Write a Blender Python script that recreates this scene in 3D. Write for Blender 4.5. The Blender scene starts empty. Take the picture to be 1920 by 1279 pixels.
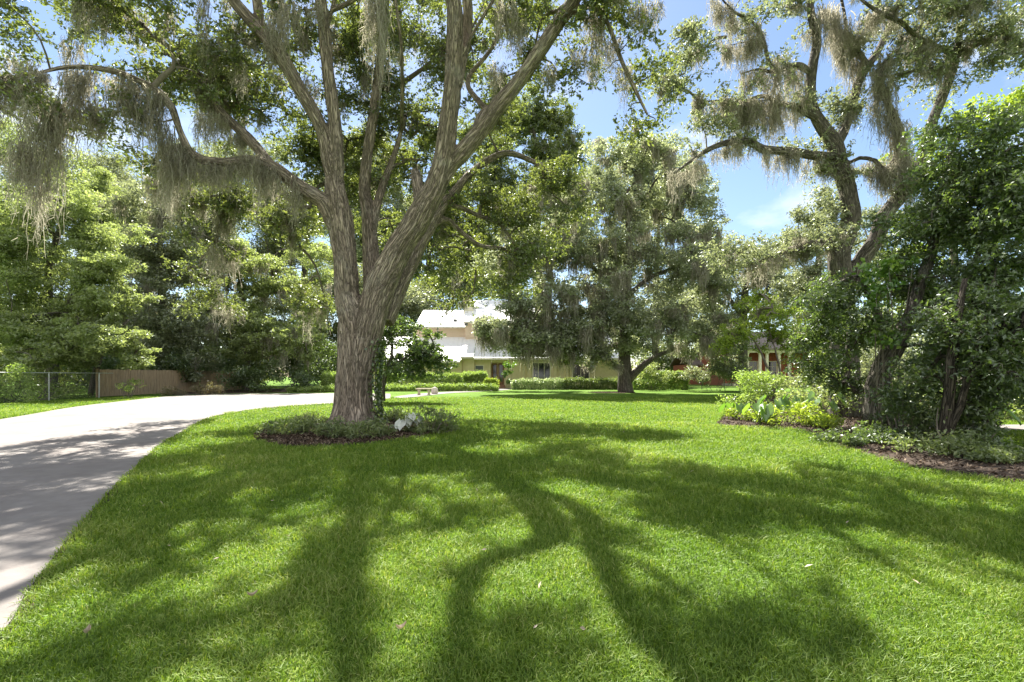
import bpy, math, random
import numpy as np
from mathutils import Vector, noise as mnoise

sc = bpy.context.scene
COL = sc.collection
rng = np.random.default_rng(7)
random.seed(7)

# ------------------------------------------------------------------ camera, light, exposure
F, CX, HY, CH = 900.0, 960.0, 704.0, 1.36        # focal length / centre / horizon in photo pixels, eye height in metres
cam_d = bpy.data.cameras.new("camera")
cam = bpy.data.objects.new("camera", cam_d); COL.objects.link(cam)
cam.location = (0, 0, CH); cam.rotation_euler = (math.radians(90), 0, 0)
cam_d.sensor_width = 36; cam_d.lens = F * 36 / 1920
cam_d.shift_y = (HY - 639.5) / 1920
cam_d.clip_start = 0.05; cam_d.clip_end = 2000
sc.camera = cam

SUN_EL, SUN_AZ = math.radians(53), math.radians(-13)     # azimuth from +Y, positive to the right
sun_dir = Vector((math.sin(SUN_AZ) * math.cos(SUN_EL), math.cos(SUN_AZ) * math.cos(SUN_EL), math.sin(SUN_EL)))
sun_d = bpy.data.lights.new("sun", 'SUN'); sun = bpy.data.objects.new("sun", sun_d); COL.objects.link(sun)
sun_d.energy = 5.0; sun_d.angle = math.radians(0.45); sun_d.color = (1.0, 0.955, 0.87)
sun.rotation_euler = sun_dir.to_track_quat('Z', 'Y').to_euler()

w = bpy.data.worlds.new("World"); sc.world = w; w.use_nodes = True
nt = w.node_tree; nt.nodes.clear()
N = nt.nodes.new; L = nt.links.new
out = N('ShaderNodeOutputWorld'); bg = N('ShaderNodeBackground'); sky = N('ShaderNodeTexSky')
sky.sky_type = 'NISHITA'; sky.sun_disc = False; sky.sun_elevation = SUN_EL; sky.sun_rotation = SUN_AZ
sky.altitude = 0; sky.air_density = 1.0; sky.dust_density = 0.3; sky.ozone_density = 1.0
tc = N('ShaderNodeTexCoord'); mp = N('ShaderNodeMapping'); mp.inputs['Scale'].default_value = (2.2, 2.2, 5.0)
mp.inputs['Location'].default_value = (3.1, 0.4, 1.7)
nz = N('ShaderNodeTexNoise'); nz.inputs['Scale'].default_value = 1.35; nz.inputs['Detail'].default_value = 7; nz.inputs['Roughness'].default_value = 0.55
cr = N('ShaderNodeValToRGB'); cr.color_ramp.elements[0].position = 0.395; cr.color_ramp.elements[1].position = 0.66
mx = N('ShaderNodeMix'); mx.data_type = 'RGBA'
L(tc.outputs['Generated'], mp.inputs['Vector']); L(mp.outputs[0], nz.inputs['Vector']); 
sp = N('ShaderNodeSeparateXYZ'); L(tc.outputs['Generated'], sp.inputs[0])
ma = N('ShaderNodeMath'); ma.operation = 'MULTIPLY_ADD'; L(sp.outputs['Y'], ma.inputs[0]); ma.inputs[1].default_value = -0.2; L(nz.outputs['Fac'], ma.inputs[2])   # extra bright cloud added out of view behind the camera, as fill light
L(ma.outputs[0], cr.inputs[0])
L(cr.outputs[0], mx.inputs['Factor']); L(sky.outputs[0], mx.inputs['A']); mx.inputs['B'].default_value = (7.8, 7.8, 7.8, 1)
L(mx.outputs['Result'], bg.inputs['Color']); bg.inputs['Strength'].default_value = 0.055
L(bg.outputs[0], out.inputs[0])

sc.view_settings.view_transform = 'Standard'; sc.view_settings.look = 'None'
sc.view_settings.exposure = 1.9; sc.view_settings.gamma = 1
sc.render.engine = 'CYCLES'
cy = sc.cycles
cy.use_denoising = True
cy.max_bounces = 9; cy.diffuse_bounces = 6; cy.glossy_bounces = 2; cy.transmission_bounces = 6; cy.transparent_max_bounces = 8
cy.caustics_reflective = False; cy.caustics_refractive = False

# ------------------------------------------------------------------ placing helpers
def W(px, py, d):
    return np.array([(px - CX) / F * d, d, CH + (HY - py) / F * d])
def G(px, py):
    d = F * CH / (py - HY)
    return np.array([(px - CX) / F * d, d, 0.0])

def tag(o, label=None, cat=None, group=None, kind=None):
    if label: o['label'] = label
    if cat: o['category'] = cat
    if group: o['group'] = group
    if kind: o['kind'] = kind
    return o
def empty(name, loc, label, cat, group=None):
    o = bpy.data.objects.new(name, None); COL.objects.link(o); o.location = tuple(loc); o.empty_display_size = 0.3
    return tag(o, label, cat, group)

def mesh_obj(name, V, FS, mat, parent=None, attrs=None, smooth=False, origin=None):
    """V (n,3); FS list of int arrays (m,k); mesh in world coordinates, moved to the parent's origin"""
    V = np.asarray(V, dtype=np.float32).reshape(-1, 3)
    if parent is not None: V = V - np.array(parent_origin(parent), dtype=np.float32)
    elif origin is not None: V = V - np.array(origin, dtype=np.float32)
    if not isinstance(FS, (list, tuple)): FS = [FS]
    FS = [np.asarray(f, dtype=np.int32) for f in FS if len(f)]
    me = bpy.data.meshes.new(name)
    me.vertices.add(len(V)); me.vertices.foreach_set('co', V.ravel())
    nl = sum(f.size for f in FS); npoly = sum(len(f) for f in FS)
    me.loops.add(nl); me.polygons.add(npoly)
    me.loops.foreach_set('vertex_index', np.concatenate([f.ravel() for f in FS]))
    tot = np.concatenate([np.full(len(f), f.shape[1], np.int32) for f in FS])
    st = np.concatenate([[0], np.cumsum(tot)[:-1]]).astype(np.int32)
    me.polygons.foreach_set('loop_start', st)
    me.polygons.foreach_set('use_smooth', np.full(npoly, bool(smooth)))
    for k, a in (attrs or {}).items():
        a = np.asarray(a, dtype=np.float32)
        if a.ndim == 1:
            at = me.attributes.new(k, 'FLOAT', 'POINT'); at.data.foreach_set('value', a)
        else:
            at = me.attributes.new(k, 'FLOAT_VECTOR', 'POINT'); at.data.foreach_set('vector', a.ravel())
    me.update(calc_edges=True)
    if mat: me.materials.append(mat)
    o = bpy.data.objects.new(name, me); COL.objects.link(o)
    if parent is not None: o.parent = parent
    elif origin is not None: o.location = tuple(origin)
    return o
def parent_origin(p):
    v = np.zeros(3)
    while p is not None:
        v += np.array(p.location); p = p.parent
    return v

class MB:
    """collects shapes into one mesh"""
    def __init__(s): s.v = []; s.f = {}; s.n = 0; s.a = {}
    def add(s, V, FS, **at):
        V = np.asarray(V, float).reshape(-1, 3)
        if not isinstance(FS, (list, tuple)) or (len(FS) and np.isscalar(FS[0])): FS = [FS]
        for f in FS:
            f = np.asarray(f, dtype=np.int64)
            if f.size: s.f.setdefault(f.shape[1], []).append(f + s.n)
        for k, a in at.items(): s.a.setdefault(k, []).append(np.asarray(a, float))
        s.v.append(V); s.n += len(V)
    def box(s, x0, x1, y0, y1, z0, z1, bev=0.0):
        if bev <= 0:
            V = [(x, y, z) for z in (z0, z1) for y in (y0, y1) for x in (x0, x1)]
            s.add(V, np.array([(0, 2, 3, 1), (4, 5, 7, 6), (0, 1, 5, 4), (1, 3, 7, 5), (3, 2, 6, 7), (2, 0, 4, 6)]))
        else:
            b = bev; ring = []
            def R(z, i): return [(x0 + i, y0, z), (x1 - i, y0, z), (x1, y0 + i, z), (x1, y1 - i, z), (x1 - i, y1, z), (x0 + i, y1, z), (x0, y1 - i, z), (x0, y0 + i, z)]
            def S(z): return [(x0 + b, y0 + b, z), (x1 - b, y0 + b, z), (x1 - b, y0 + b, z), (x1 - b, y1 - b, z), (x1 - b, y1 - b, z), (x0 + b, y1 - b, z), (x0 + b, y1 - b, z), (x0 + b, y0 + b, z)]
            V = S(z0) + R(z0 + b, b) + R(z1 - b, b) + S(z1)
            fq = []
            for r in range(3):
                for k in range(8): fq.append((r * 8 + k, r * 8 + (k + 1) % 8, r * 8 + 8 + (k + 1) % 8, r * 8 + 8 + k))
            s.add(V, [np.array(fq), np.array([(7, 5, 3, 1)]), np.array([(24, 26, 28, 30)])])
    def quad(s, a, b, c, d): s.add([a, b, c, d], np.array([(0, 1, 2, 3)]))
    def prism(s, poly, y0, y1, axis='y'):
        """extrude a polygon given in (u,z) between y0 and y1"""
        n = len(poly)
        if axis == 'y': V = [(u, y0, z) for u, z in poly] + [(u, y1, z) for u, z in poly]
        elif axis == 'x': V = [(y0, u, z) for u, z in poly] + [(y1, u, z) for u, z in poly]
        else: V = [(u, z, y0) for u, z in poly] + [(u, z, y1) for u, z in poly]
        fs = [np.array([(k, (k + 1) % n, n + (k + 1) % n, n + k) for k in range(n)])]
        fs += [np.array([list(range(n))[::-1]]), np.array([list(range(n, 2 * n))])]
        s.add(V, fs)
    def tube(s, pts, rad, sides=6, caps=True):
        V, FQ, B = tube(pts, rad, sides)
        fs = [FQ]
        if caps:
            n = len(pts)
            fs += [np.array([list(range(sides))[::-1]]), np.array([[(n - 1) * sides + k for k in range(sides)]])]
        s.add(V, fs, bark=B)
    def build(s, name, mat, parent=None, smooth=False, origin=None):
        V = np.concatenate(s.v); FS = [np.concatenate(f) for f in s.f.values()]
        at = {k: np.concatenate(a) for k, a in s.a.items() if sum(len(q) for q in a) == len(V)}
        return mesh_obj(name, V, FS, mat, parent, at, smooth, origin)

def frames(P):
    P = np.asarray(P, float); T = np.gradient(P, axis=0); T /= np.linalg.norm(T, axis=1, keepdims=True) + 1e-9
    X = np.zeros_like(P); ref = np.array([1., 0, 0]) if abs(T[0, 0]) < 0.8 else np.array([0, 1., 0])
    x = ref - T[0] * ref.dot(T[0]); x /= np.linalg.norm(x); X[0] = x
    for i in range(1, len(P)):
        x = X[i - 1] - T[i] * X[i - 1].dot(T[i]); X[i] = x / (np.linalg.norm(x) + 1e-9)
    return T, X, np.cross(T, X)
def tube(P, R, sides=6):
    P = np.asarray(P, float); R = np.broadcast_to(np.asarray(R, float), (len(P),))
    T, X, Y = frames(P)
    a = np.linspace(0, 2 * np.pi, sides, endpoint=False)
    c, s_ = np.cos(a), np.sin(a)
    V = P[:, None] + R[:, None, None] * (c[None, :, None] * X[:, None] + s_[None, :, None] * Y[:, None])
    sl = np.concatenate([[0], np.cumsum(np.linalg.norm(np.diff(P, axis=0), axis=1))])
    B = np.stack([R[:, None] * c[None], R[:, None] * s_[None], np.repeat(sl[:, None], sides, 1)], -1)
    n = len(P); i = np.arange(n - 1)[:, None] * sides; k = np.arange(sides)[None]; k2 = (k + 1) % sides
    FQ = np.stack([i + k, i + k2, i + sides + k2, i + sides + k], -1).reshape(-1, 4)
    return V.reshape(-1, 3), FQ, B.reshape(-1, 3)
def spline(C, step):
    """Catmull-Rom through rows of C (xyz + radius)"""
    C = np.asarray(C, float); Q = np.vstack([2 * C[0] - C[1], C, 2 * C[-1] - C[-2]]); outp = []
    for i in range(1, len(Q) - 2):
        p0, p1, p2, p3 = Q[i - 1], Q[i], Q[i + 1], Q[i + 2]
        m = max(1, int(np.linalg.norm((p2 - p1)[:3]) / step)); t = np.linspace(0, 1, m, endpoint=False)[:, None]
        outp.append(0.5 * ((2 * p1) + (-p0 + p2) * t + (2 * p0 - 5 * p1 + 4 * p2 - p3) * t ** 2 + (-p0 + 3 * p1 - 3 * p2 + p3) * t ** 3))
    outp.append(C[-1:]); R = np.vstack(outp); R[:, 3] = np.maximum(R[:, 3], 0.004)
    return R
def limb(rows, step=0.25, wob=0.0):
    """rows of (px, py, depth, radius in photo px at that depth)"""
    C = np.array([list(W(r[0], r[1], r[2])) + [r[3] * r[2] / F] for r in rows]); S = spline(C, step)
    if wob:
        for i in range(1, len(S)):
            S[i, :3] += np.array(mnoise.noise_vector(Vector(S[i, :3]) * 0.9)) * wob
    return S
def inside(poly, P):
    x, y = P[:, 0], P[:, 1]; r = np.zeros(len(P), bool); n = len(poly)
    for i in range(n):
        x1, y1 = poly[i][:2]; x2, y2 = poly[(i + 1) % n][:2]
        c = ((y1 > y) != (y2 > y)) & (x < (x2 - x1) * (y - y1) / (y2 - y1 + 1e-12) + x1); r ^= c
    return r

# ------------------------------------------------------------------ materials
def nmat(name):
    m = bpy.data.materials.new(name); m.use_nodes = True; t = m.node_tree; t.nodes.clear()
    return m, t
def ramp(t, pts):
    r = t.nodes.new('ShaderNodeValToRGB'); e = r.color_ramp.elements
    while len(e) > 1: e.remove(e[-1])
    e[0].position = pts[0][0]; e[0].color = (*pts[0][1], 1)
    for p, c in pts[1:]:
        q = e.new(p); q.color = (*c, 1)
    return r
def leaf_mat(name, cols, trans=0.4, gloss=0.06, rough=0.4, tgain=1.3, ttint=(1.0, 1.12, 0.55)):
    """thin leaf: colour varies per leaf through the attribute v"""
    m, t = nmat(name); n = t.nodes.new; l = t.links.new
    at = n('ShaderNodeAttribute'); at.attribute_name = 'v'
    k = len(cols); r = ramp(t, [(i / (k - 1), c) for i, c in enumerate(cols)]); l(at.outputs['Fac'], r.inputs[0])
    d = n('ShaderNodeBsdfDiffuse'); l(r.outputs[0], d.inputs[0])
    tm = n('ShaderNodeMix'); tm.data_type = 'RGBA'; tm.blend_type = 'MULTIPLY'; tm.inputs['Factor'].default_value = 1
    l(r.outputs[0], tm.inputs['A']); tm.inputs['B'].default_value = (ttint[0] * tgain, ttint[1] * tgain, ttint[2] * tgain, 1)
    tr = n('ShaderNodeBsdfTranslucent'); l(tm.outputs['Result'], tr.inputs[0])
    a = n('ShaderNodeMixShader'); a.inputs[0].default_value = trans; l(d.outputs[0], a.inputs[1]); l(tr.outputs[0], a.inputs[2])
    g = n('ShaderNodeBsdfGlossy'); g.inputs['Roughness'].default_value = rough; g.inputs['Color'].default_value = (0.9, 0.95, 0.9, 1)
    b = n('ShaderNodeMixShader'); b.inputs[0].default_value = gloss; l(a.outputs[0], b.inputs[1]); l(g.outputs[0], b.inputs[2])
    o = n('ShaderNodeOutputMaterial'); l(b.outputs[0], o.inputs[0])
    return m
def noise_mat(name, pts, scale, detail=5, rough=0.9, bump=0.3, bscale=None, stretch=(1, 1, 1), coord='Object', attr=None, bdist=0.02, spec=0.3, extra=None):
    m, t = nmat(name); n = t.nodes.new; l = t.links.new
    if attr: c = n('ShaderNodeAttribute'); c.attribute_name = attr; src = c.outputs['Vector']
    else: c = n('ShaderNodeTexCoord'); src = c.outputs[coord]
    mp_ = n('ShaderNodeMapping'); mp_.inputs['Scale'].default_value = stretch; l(src, mp_.inputs[0])
    a = n('ShaderNodeTexNoise'); a.inputs['Scale'].default_value = scale; a.inputs['Detail'].default_value = detail; a.inputs['Roughness'].default_value = 0.62; l(mp_.outputs[0], a.inputs['Vector'])
    r = ramp(t, pts); l(a.outputs['Fac'], r.inputs[0])
    p = n('ShaderNodeBsdfPrincipled'); p.inputs['Roughness'].default_value = rough; p.inputs['Specular IOR Level'].default_value = spec
    col = r.outputs[0]
    if extra:                                            # a second, larger scale patchiness (stains, moss)
        b2 = n('ShaderNodeTexNoise'); b2.inputs['Scale'].default_value = extra[0]; b2.inputs['Detail'].default_value = 4; l(src, b2.inputs['Vector'])
        r2 = ramp(t, [(extra[1], (0, 0, 0)), (extra[2], (1, 1, 1))]); l(b2.outputs['Fac'], r2.inputs[0])
        q = n('ShaderNodeMix'); q.data_type = 'RGBA'; l(r2.outputs[0], q.inputs['Factor']); l(col, q.inputs['A']); q.inputs['B'].default_value = (*extra[3], 1); col = q.outputs['Result']
    l(col, p.inputs['Base Color'])
    if bump:
        h = n('ShaderNodeTexNoise'); h.inputs['Scale'].default_value = bscale or scale; h.inputs['Detail'].default_value = 6; l(mp_.outputs[0], h.inputs['Vector'])
        b = n('ShaderNodeBump'); b.inputs['Strength'].default_value = bump; b.inputs['Distance'].default_value = bdist; l(h.outputs['Fac'], b.inputs['Height']); l(b.outputs[0], p.inputs['Normal'])
    o = n('ShaderNodeOutputMaterial'); l(p.outputs[0], o.inputs[0])
    return m
def plain(name, c, rough=0.6, metal=0.0, spec=0.5):
    m, t = nmat(name); p = t.nodes.new('ShaderNodeBsdfPrincipled'); p.inputs['Base Color'].default_value = (*c, 1)
    p.inputs['Roughness'].default_value = rough; p.inputs['Metallic'].default_value = metal; p.inputs['Specular IOR Level'].default_value = spec
    o = t.nodes.new('ShaderNodeOutputMaterial'); t.links.new(p.outputs[0], o.inputs[0]); return m
def bark_mat(name, dark, mid, light, red, lichen=(0.30, 0.31, 0.26)):
    m, t = nmat(name); n = t.nodes.new; l = t.links.new
    at = n('ShaderNodeAttribute'); at.attribute_name = 'bark'
    mp_ = n('ShaderNodeMapping'); mp_.inputs['Scale'].default_value = (1, 1, 0.10); l(at.outputs['Vector'], mp_.inputs[0])
    nz_ = n('ShaderNodeTexNoise'); nz_.inputs['Scale'].default_value = 9; nz_.inputs['Detail'].default_value = 5; l(mp_.outputs[0], nz_.inputs['Vector'])
    ad = n('ShaderNodeMix'); ad.data_type = 'VECTOR'; ad.inputs['Factor'].default_value = 0.28; l(mp_.outputs[0], ad.inputs['A']); l(nz_.outputs['Color'], ad.inputs['B'])
    vo = n('ShaderNodeTexVoronoi'); vo.feature = 'DISTANCE_TO_EDGE'; vo.inputs['Scale'].default_value = 19; l(ad.outputs['Result'], vo.inputs['Vector'])
    fr = ramp(t, [(0.0, (0, 0, 0)), (0.10, (0.55, 0.55, 0.55)), (0.34, (1, 1, 1))]); l(vo.outputs['Distance'], fr.inputs[0])
    c1 = ramp(t, [(0.25, dark), (0.45, mid), (0.62, light), (0.8, red)]); l(nz_.outputs['Fac'], c1.inputs[0])
    dk = n('ShaderNodeMix'); dk.data_type = 'RGBA'; l(fr.outputs[0], dk.inputs['Factor']); dk.inputs['A'].default_value = (*[x * 0.5 for x in dark], 1); l(c1.outputs[0], dk.inputs['B'])
    tc_ = n('ShaderNodeTexCoord'); pn = n('ShaderNodeTexNoise'); pn.inputs['Scale'].default_value = 1.5; pn.inputs['Detail'].default_value = 8; pn.inputs['Roughness'].default_value = 0.7; l(tc_.outputs['Object'], pn.inputs['Vector'])
    pr = ramp(t, [(0.54, (0, 0, 0)), (0.72, (0.55, 0.55, 0.55))]); l(pn.outputs['Fac'], pr.inputs[0])
    lm = n('ShaderNodeMix'); lm.data_type = 'RGBA'; l(pr.outputs[0], lm.inputs['Factor']); l(dk.outputs['Result'], lm.inputs['A']); lm.inputs['B'].default_value = (*lichen, 1)
    p = n('ShaderNodeBsdfPrincipled'); p.inputs['Roughness'].default_value = 0.92; p.inputs['Specular IOR Level'].default_value = 0.2; l(lm.outputs['Result'], p.inputs['Base Color'])
    hm = n('ShaderNodeMath'); hm.operation = 'MULTIPLY_ADD'; l(nz_.outputs['Fac'], hm.inputs[0]); hm.inputs[1].default_value = 0.6; l(fr.outputs[0], hm.inputs[2])
    b = n('ShaderNodeBump'); b.inputs['Strength'].default_value = 1.0; b.inputs['Distance'].default_value = 0.045; l(hm.outputs[0], b.inputs['Height']); l(b.outputs[0], p.inputs['Normal'])
    o = n('ShaderNodeOutputMaterial'); l(p.outputs[0], o.inputs[0]); return m

M_BARK = bark_mat('oak_bark', (0.25, 0.205, 0.16), (0.39, 0.32, 0.25), (0.48, 0.41, 0.33), (0.46, 0.345, 0.25), (0.48, 0.45, 0.39))
M_BARK_SHADED = bark_mat('shaded_bark', (0.06, 0.05, 0.04), (0.11, 0.09, 0.07), (0.17, 0.145, 0.115), (0.16, 0.11, 0.08), (0.19, 0.19, 0.14))  # darker bark copy, the thicket's shade put into its colour
M_BARKD = bark_mat('grey_bark', (0.13, 0.115, 0.095), (0.21, 0.185, 0.15), (0.31, 0.275, 0.23), (0.27, 0.21, 0.15))
M_TWIG = noise_mat('twig_bark', [(0.3, (0.09, 0.075, 0.06)), (0.7, (0.22, 0.19, 0.155))], 6, rough=0.95, bump=0)
M_MOSS = leaf_mat('spanish_moss_strands', [(0.19, 0.18, 0.145), (0.33, 0.315, 0.26), (0.48, 0.46, 0.39)], trans=0.52, gloss=0.0, tgain=1.35, ttint=(1.0, 0.97, 0.87))
M_OAK = leaf_mat('oak_leaves', [(0.055, 0.072, 0.022), (0.10, 0.128, 0.042), (0.175, 0.205, 0.075)], trans=0.48, gloss=0.09, rough=0.4, tgain=1.9, ttint=(1.12, 1.1, 0.5))
M_OAKG = leaf_mat('grey_oak_leaves', [(0.10, 0.12, 0.068), (0.185, 0.21, 0.12), (0.29, 0.315, 0.185)], trans=0.45, gloss=0.08, tgain=1.6, ttint=(1.05, 1.05, 0.72))
M_OAKS = leaf_mat('shaggy_oak_leaves', [(0.13, 0.15, 0.09), (0.23, 0.255, 0.155), (0.34, 0.365, 0.225)], trans=0.48, gloss=0.09, tgain=1.6, ttint=(1.03, 1.05, 0.75))
M_BRIGHT = leaf_mat('bright_leaves', [(0.13, 0.165, 0.06), (0.215, 0.26, 0.10), (0.31, 0.36, 0.16)], trans=0.5, gloss=0.06, tgain=1.55, ttint=(1.05, 1.06, 0.65))
M_YELLOW = leaf_mat('yellow_green_leaves', [(0.14, 0.20, 0.03), (0.26, 0.34, 0.05), (0.38, 0.44, 0.09)], trans=0.5, gloss=0.04, tgain=1.35, ttint=(1.05, 1.08, 0.5))
M_DARK = leaf_mat('dark_glossy_leaves', [(0.035, 0.06, 0.018), (0.075, 0.115, 0.033), (0.14, 0.185, 0.06)], trans=0.44, gloss=0.085, rough=0.42, tgain=2.0, ttint=(1.08, 1.1, 0.55))
M_HEDGE = leaf_mat('hedge_leaves', [(0.12, 0.17, 0.045), (0.24, 0.31, 0.085), (0.36, 0.43, 0.14)], trans=0.42, gloss=0.05, tgain=1.5)
M_VARIEG = leaf_mat('variegated_leaves', [(0.12, 0.2, 0.06), (0.35, 0.42, 0.2), (0.62, 0.64, 0.42)], trans=0.35, gloss=0.05, ttint=(1, 1.05, 0.8))
M_FERN = leaf_mat('fern_leaves', [(0.08, 0.11, 0.04), (0.16, 0.2, 0.075), (0.26, 0.29, 0.12)], trans=0.4, gloss=0.05, tgain=1.5)
M_GRASS = leaf_mat('grass_blades', [(0.055, 0.105, 0.010), (0.118, 0.197, 0.020), (0.205, 0.285, 0.045), (0.34, 0.36, 0.13)], trans=0.38, gloss=0.02, rough=0.5, tgain=1.45, ttint=(1.1, 1.1, 0.5))
M_WHITE_LEAF = leaf_mat('caladium_leaves', [(0.42, 0.48, 0.40), (0.60, 0.63, 0.56), (0.68, 0.70, 0.64)], trans=0.3, gloss=0.05, ttint=(1, 1, 0.9), tgain=1.0)
M_EAR = leaf_mat('elephant_ear_leaves', [(0.07, 0.15, 0.025), (0.14, 0.25, 0.04), (0.28, 0.38, 0.07)], trans=0.42, gloss=0.08, rough=0.35, tgain=1.3)
M_CHIP = leaf_mat('mulch_chips', [(0.035, 0.025, 0.018), (0.085, 0.06, 0.042), (0.24, 0.19, 0.14)], trans=0.0, gloss=0.0)

M_LAWN = noise_mat('lawn_ground', [(0.28, (0.035, 0.075, 0.008)), (0.5, (0.085, 0.16, 0.016)), (0.72, (0.15, 0.25, 0.035))], 22, detail=8, rough=0.95, bump=0.8, bscale=40, bdist=0.05, coord='Object', spec=0.1,
                   extra=(0.35, 0.5, 0.75, (0.15, 0.23, 0.045)))
M_MULCH = noise_mat('mulch', [(0.3, (0.025, 0.018, 0.013)), (0.7, (0.08, 0.056, 0.04))], 18, rough=1, bump=0.8, bdist=0.05)
M_CONC = noise_mat('driveway_concrete', [(0.3, (0.172, 0.155, 0.142)), (0.7, (0.24, 0.220, 0.204))], 5, detail=12, rough=0.9, bump=0.2, bscale=60, bdist=0.01, extra=(0.7, 0.46, 0.72, (0.162, 0.14, 0.128)))
M_WOOD = noise_mat('fence_wood', [(0.3, (0.22, 0.155, 0.095)), (0.7, (0.44, 0.335, 0.21))], 3, rough=0.9, bump=0.3, stretch=(6, 6, 0.6), extra=(0.8, 0.55, 0.8, (0.2, 0.17, 0.13)))
M_GALV = plain('galvanised_steel', (0.42, 0.44, 0.43), 0.45, 0.6)
M_WIRE = plain('dull_wire', (0.16, 0.165, 0.16), 0.6, 0.3)
M_BLACK = plain('black_metal', (0.015, 0.015, 0.016), 0.5)
M_STUCCO = noise_mat('cream_stucco', [(0.3, (0.60, 0.52, 0.30)), (0.7, (0.68, 0.60, 0.36))], 2.5, bump=0.15, bscale=30, bdist=0.01)
M_PEACH = noise_mat('peach_siding', [(0.3, (0.70, 0.53, 0.40)), (0.7, (0.78, 0.61, 0.48))], 1.2, bump=0.3, bscale=2, stretch=(0.3, 0.3, 9), bdist=0.01)
M_ROOF = noise_mat('white_metal_roof', [(0.3, (0.80, 0.79, 0.77)), (0.7, (0.86, 0.855, 0.84))], 1.5, rough=0.45, bump=0)
M_TRIM = plain('cream_trim', (0.74, 0.69, 0.52), 0.6)
M_GLASS = plain('dark_window_glass', (0.02, 0.025, 0.025), 0.06, 0.0, 0.8)
M_SCREEN = plain('insect_screen', (0.10, 0.11, 0.12), 0.5)
M_DOOR = noise_mat('brown_door_wood', [(0.3, (0.16, 0.09, 0.05)), (0.7, (0.26, 0.15, 0.08))], 3, stretch=(5, 5, 0.6), bump=0.1)
M_BRICK = noise_mat('red_brick', [(0.3, (0.26, 0.08, 0.045)), (0.7, (0.40, 0.14, 0.08))], 5, bump=0.3)
M_TERRA = noise_mat('brick_step', [(0.3, (0.30, 0.16, 0.11)), (0.7, (0.42, 0.25, 0.17))], 6, bump=0.2)
M_SHINGLE = noise_mat('brown_shingle', [(0.3, (0.16, 0.13, 0.11)), (0.7, (0.25, 0.21, 0.18))], 3, bump=0.3)
M_STONE = noise_mat('cast_stone', [(0.3, (0.42, 0.36, 0.24)), (0.7, (0.62, 0.56, 0.42))], 7, bump=0.4)
M_PINKSTONE = noise_mat('pale_boulder', [(0.3, (0.48, 0.41, 0.36)), (0.7, (0.68, 0.61, 0.55))], 7, bump=0.5)
M_DRY = leaf_mat('dry_leaf', [(0.30, 0.24, 0.17), (0.42, 0.35, 0.26)], trans=0.1, gloss=0.03, ttint=(1, 0.9, 0.7))

# ------------------------------------------------------------------ leaves, clumps, branches, moss
UP = np.array([0, 0, 1.0])
def unit(a): return a / (np.linalg.norm(a, axis=-1, keepdims=True) + 1e-9)
def leaves(C, l, wd, up=0.6, droop=0.0, var=0.35, shade=None, outward=None):
    """rhombic leaves at C (n,3): vertices, quads and the colour attribute"""
    n = len(C)
    nr = unit(rng.normal(size=(n, 3)) + UP * up * 1.6)
    a = rng.normal(size=(n, 3)) + np.array([0, 0, -droop])
    if outward is not None: a += outward
    a = unit(a - nr * (a * nr).sum(1, keepdims=True)); b = np.cross(nr, a)
    s = (1 + var * (rng.random(n) * 2 - 1))[:, None]
    hl, hw = l * 0.5 * s, wd * 0.5 * s
    V = np.stack([C - a * hl, C + b * hw + a * hl * 0.1, C + a * hl - nr * hl * 0.25, C - b * hw + a * hl * 0.1], 1).reshape(-1, 3)
    Fq = np.arange(4 * n).reshape(-1, 4)
    v = rng.random(n) if shade is None else np.clip(shade + rng.normal(0, 0.2, n), 0, 1)
    return V, Fq, np.repeat(v, 4)
def ell(blob):
    """blob (px, py, rx, ry, depth, rdepth m) -> centre, radii in metres"""
    px, py, rx, ry, d, rd = blob[:6]
    return W(px, py, d), np.array([rx * d / F, rd, ry * d / F])
def clump_centres(c, r, n, thr=-0.12, sub=None, shell=0.42, cov=1.25):
    """clump centres gathered in flattened boughs scattered through an ellipsoid, so that gaps and lobes appear"""
    s = sub or max(0.4, 0.4 * min(r[0], r[2])); s = min(s, 0.8 * min(r[0], r[2]))
    K = max(2, int(math.ceil(cov * r[0] * r[2] / (s * s * 0.7))))
    sc_, sr = [], []
    while len(sc_) < K:
        u = rng.normal(size=3); u /= np.linalg.norm(u); q = c + r * u * rng.random() ** shell * 0.95
        if mnoise.noise(Vector(q / (2.2 * s))) < thr and rng.random() < 0.8: continue
        sc_.append(q); sr.append(s * rng.uniform(0.6, 1.3) * np.array([1.1, 1.1, 0.62]))
    sc_, sr = np.array(sc_), np.array(sr); w_ = sr[:, 0] ** 2; k = rng.choice(K, n, p=w_ / w_.sum())
    u = unit(rng.normal(size=(n, 3))); p = sc_[k] + sr[k] * u * (rng.random(n) ** 0.45)[:, None]
    return p[p[:, 2] > 0.05]
TWIGS = MB()                                             # fine twigs of the crown being built
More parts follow.
